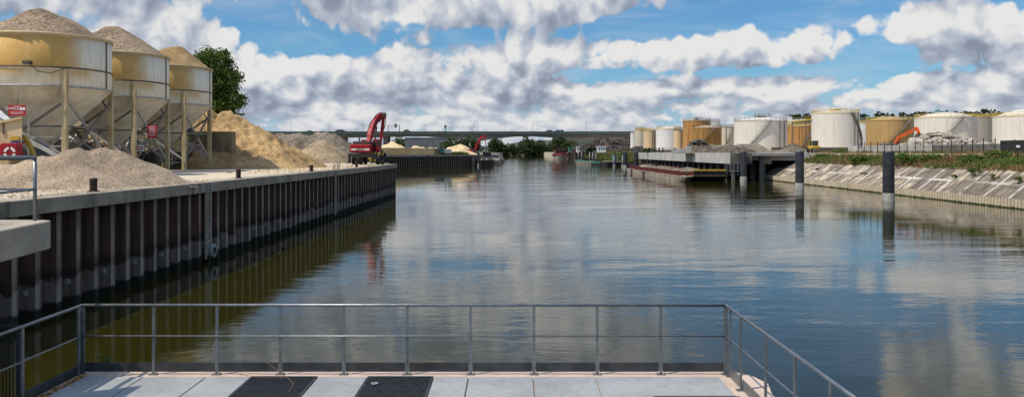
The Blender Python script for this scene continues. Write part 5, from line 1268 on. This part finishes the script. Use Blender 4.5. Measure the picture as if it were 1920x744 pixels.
for (px, Y, h), lb in zip(far_p, fl):
    x = ax(px, Y); t = thing('jetty_post', lb, 'post', (x, Y, 0), 'dark posts along the far right bank'); MB().lathe([(0, h*.55+1.5), (.6, h*.55+1.5), (.6, -1)], (x, Y, 0), 14).build('pile', M['pile_black'], t); MB().lathe([(.62, .8), (.62, -1)], (x, Y, 0), 14).build('foot', M['pile_foot'], t)

# barge at the dock
bg_ = thing('hopper_barge', 'grey hopper barge with red side coaming and yellow bow rim moored at the dock', 'barge', (36.4, 185, 0))
x0, x1, y0, y1 = 31.2, 40.6, 144.6, 222.5
lo = [(x0+2.2, y0+2.6), (x1-1.0, y0+2.6), (x1, y0+5), (x1, y1-3), (x0+2, y1-.5), (x0, y1-6), (x0, y0+1.2)]
hi = [(x0+2.0, y0+2.4), (x1-.8, y0+2.4), (x1, y0+4.4), (x1, y1-2), (x0+2, y1), (x0, y1-5), (x0, y0)]
n = 7
def ring(lo, zl, hi, zh, name, m, cap=True, parent=bg_):
    n = len(lo); f = [(i, (i+1) % n, n+(i+1) % n, n+i) for i in range(n)]
    if cap: f.append(list(range(n, 2*n)))
    return MB().add([(a, b, zl) for a, b in lo]+[(a, b, zh) for a, b in hi], f).build(name, M[m], parent)
lo = [(x0+.7, y0+5.0), (x0+2.7, y0+7.2), (x1-1.2, y0+7.2), (x1-.1, y0+9), (x1-.1, y1-3), (x0+2, y1-.5), (x0+.1, y1-6), (x0+.1, y0+9)]
hi = [(x0+.5, y0+.2), (x0+2.4, y0+3.8), (x1-.8, y0+3.8), (x1, y0+5.4), (x1, y1-2), (x0+2, y1), (x0, y1-5), (x0, y0+5)]
ring(lo, -.6, hi, 1.02, 'hull', 'rust_hull')
MB().box(x0+.35, x0+.6, y0+7, y1-8, 1.02, 1.80).build('side_coaming', M['rust_red'], bg_)
MB().box(x1-.6, x1-.35, y0+7, y1-8, 1.02, 1.80).build('side_coaming', M['rust_red'], bg_)
MB().box(x0+.25, x0+.66, y0+7, y1-8, 1.80, 1.88).build('coaming_rail', M['rust_red'], bg_)
k = y0+8
while k < y1-9: MB().box(x0+.2, x0+.348, k, k+.12, 1.03, 1.78).build('stiffener', M['rust_red'], bg_); k += 2.4
MB().box(x0+.62, x1-.62, y1-8.2, y1-8, 1.02, 1.8).build('end_coaming', M['rust_red'], bg_); MB().box(x0+.62, x1-.62, y0+7, y0+7.2, 1.02, 1.8).build('end_coaming', M['rust_red'], bg_)
MB().box(x0+2.6, x1-.6, y0+4.2, y0+4.5, 1.03, 1.95).build('bow_plate', M['hull_black'], bg_)
MB().box(x0+2.5, x1-.9, y0+4.0, y0+4.7, 1.96, 2.25).build('bow_rim', M['yellow'], bg_)
MB().add([(x0+2.45,y0+3.72,1.0),(x1-.8,y0+3.72,1.0),(x1-1.2,y0+7.1,-.6),(x0+2.75,y0+7.1,-.6),(x0+2.45,y0+4,1.0),(x1-.8,y0+4,1.0),(x1-1.2,y0+7.6,-.6),(x0+2.75,y0+7.6,-.6)],[(0,3,2,1),(4,5,6,7),(0,1,5,4),(3,7,6,2),(0,4,7,3),(1,2,6,5)]).build('bow_face', M['hull_black'], bg_)
for xx in (x0+3.2, x1-1.6): MB().tube([(xx, y0+4.9, 1.0), (xx, y0+4.9, 1.75)], .16, 10).build('bitt', M['machinery'], bg_)
for xx in (x0+1.0, x1-1.0): MB().wheel((xx, y0+2.9, 1.4), .35, .25, 12).build('tyre_fender', M['rubber'], bg_)
pile('barge_load', 'grey brown rubble load lying in the hopper barge', 'load', [(35.9+.5*math.sin(k*2.1), y0+12+k*6.5, 2.1+.3*math.sin(k*1.7), .34) for k in range(9)], M['gravel_dark'], 1.05, .5, .10, .1, .34, seed=41)

# green barge and dark pontoon, boats further up
b = box_boat('green_barge', 'low barge with bright green rim moored up the river', ax(1098, 345), ax(1098, 345)+9, 330, 400, 1.0, 'rust_hull')
gx = ax(1098, 345)
for k in range(7): MB().box(gx+.2, gx+.6, 333+k*9, 340+k*9, 1.0, 1.75).build('green_coaming', M['green_paint'], b)
MB().box(gx+.8, gx+8, 331.5, 331.9, 1.0, 1.7).build('end_coaming', M['green_paint'], b)
b = box_boat('dark_pontoon', 'black pontoon with rust brown deck gear right of the green barge', ax(1132, 318), ax(1170, 318), 312, 332, 1.5, 'hull_black')
MB().box(ax(1136, 318), ax(1166, 318), 314, 330, 1.5, 1.9).build('deck_plates', M['block_tan'], b)
MB().box(ax(1150, 318), ax(1160, 318), 320, 324, 1.9, 4.6).build('frame_tower', M['green_paint'], b)
for q in (1151, 1156, 1161): MB().bar((ax(q, 316), 316, 1.9), (ax(q, 316), 316, 4.4), .25).build('post', M['rust_red'], b)
bb = thing('red_white_boat', 'red and white motor boat moored on the right before the wooded bend', 'boat', (36.5, 600, 0))
lo = [(33, 596), (36.8, 588), (41, 596), (41, 634), (33, 634)]; hi = [(31.8, 596), (36.2, 584), (42, 596), (42, 636), (31.8, 636)]
ring(lo, -.5, hi, 3.6, 'hull', 'debris', True, bb); ring([(31.6, 596), (36.2, 583.6), (42.2, 596), (42.2, 636), (31.6, 636)], 3.0, [(31.4, 596), (36.2, 583), (42.4, 596), (42.4, 636), (31.4, 636)], 4.4, 'bulwark', 'red_faded', False, bb)
MB().box(33, 41, 606, 628, 3.6, 7.2).build('wheelhouse', M['rust_red'], bb); MB().box(33.2, 40.8, 605.9, 605.97, 5.4, 6.8).build('window', M['dark_glass'], bb); MB().box(32.5, 41.5, 605, 629, 7.2, 7.5).build('roof', M['red_faded'], bb)
# upper right quay
q3 = thing('upstream_quay_wall', 'dark overgrown sheet pile wall upstream of the loading dock', 'quay wall', (45.5, 450, 0))
piling([(45.8, 262.4), (45.8, 660)], 2.0, .5, -1.1, 4.6, -1).build('sheet_piling', M['sheet2'], q3); MB().box(45.4, 46.6, 262.4, 660, 4.6, 5.35).build('capping_beam', M['dark_concrete'], q3)
def pt_rb(r):
    y = 264+r.random()*230; f = r.random(); return 45.6-f*2.2, y, 5.0-f*3.4
tag(tufts(pt_rb, 1500, 1.2, .16, 28, 1).build('slope_grass', M['grass_green']), 'yellow green growth hanging over the upstream quay wall', 'grass', kind='stuff')
for (cs, n_, lb, sd) in (([(60, 520, 15.5, 1.4), (71, 525, 14.5, 1.3), (51, 500, 11), (84, 530, 13)], 2600, 'reddish brown scrap metal mountain upstream on the right bank', 51), ([(55, 400, 8.4, 1.6), (63, 402, 8.2, 1.5), (49, 430, 8)], 1200, 'lower scrap heap behind the green barge', 52)):
    rubble('scrap_heap', lb, 'scrap', cs, n_, .85, M['scrap'], 5.28, sd, .62)
    pile('scrap_core', 'dark packed core of the '+lb.replace('reddish brown ', '').replace('dark ', ''), 'scrap heap', [(c_[0], c_[1], c_[2]-.6) for c_ in cs], M['scrap'], 5.28, 1.2, .5, .5, .62, seed=sd)
shed('white_cabin', 'white site cabin on the right bank above the far black posts', ax(1121, 330), ax(1136, 330), 330, 334, 5.3, 7.5, 'white_paint', 'dome_white', 0, 3, 'cabin')
shed('white_cabin', 'tiny white cabin on the right bank near the red and white boat', ax(1081, 480), ax(1086, 480), 480, 483, 5.3, 8.3, 'white_paint', 'dome_white', 0, 1, 'cabin')
shed('green_cabin', 'small green roofed hut beside the red and white boat', ax(1066, 560), ax(1074, 560), 560, 565, 5.3, 8.8, 'green_paint', 'green_paint', 0, 1, 'cabin')
gl = thing('grey_silo_block', 'dark bluish industrial block left of the narrowest white tank', 'building', (ax(1170, 600), 600, 5.3))
MB().box(ax(1166, 600), ax(1178, 600), 600, 610, 5.2, az(262, 600)).build('wall', M['shed'], gl); MB().box(ax(1165.5, 600), ax(1178.5, 600), 599.5, 610.5, az(262, 600)+.003, az(261, 600)).build('roof', M['stair'], gl)
for i, (px, Y, h, w, lb) in enumerate(((1056, 680, 15, 12, 'rounded green tree at the right end of the far woods'), (1064, 640, 12, 10, 'green tree just behind the green roofed hut'), (1048, 720, 16, 13, 'tall green tree left of the rounded one'), (1110, 450, 5, 6, 'low yellow green tree above the far black posts'))):
    tree('riverside_tree', lb, ax(px, Y), Y, 3, h, crown(w, h, random.Random(80+i)), 1500, .6, 90+i, 'leaf_far', 5, .3)

# stones spilled on the quay around the near heap and the sand pile
def spill(label, x0, x1, y0, y1, n, m, seed, s0):
    r = random.Random(seed); V = []; Fc = []
    for _ in range(n):
        x = r.uniform(x0, x1); y = r.uniform(y0, y1)
        if x > wx(y)-.15: continue
        s = s0*r.uniform(.4, 1.4)*(2 if r.random() < .05 else 1); z = 4.0 if x > wx(y)-1.0 else 3.98
        i = len(V); V += [(x-s, y-s*.7, z), (x+s, y-s*.5, z), (x+s*.7, y+s, z), (x-s*.8, y+s*.6, z), (x, y, z+s*.9)]
        Fc += [(i, i+1, i+4), (i+1, i+2, i+4), (i+2, i+3, i+4), (i+3, i, i+4)]
    tag(MB().add(V, Fc).build('loose_stones', m), label, 'stones', kind='stuff')
spill('loose stones spilled on the quay edge around the near gravel heap', -19.5, -15.2, 26, 43, 1500, M['gravel_pink'], 3, .03)
spill('loose clods scattered on the quay between sand pile and edge', -22, -15.4, 58, 96, 700, M['sand'], 4, .06)
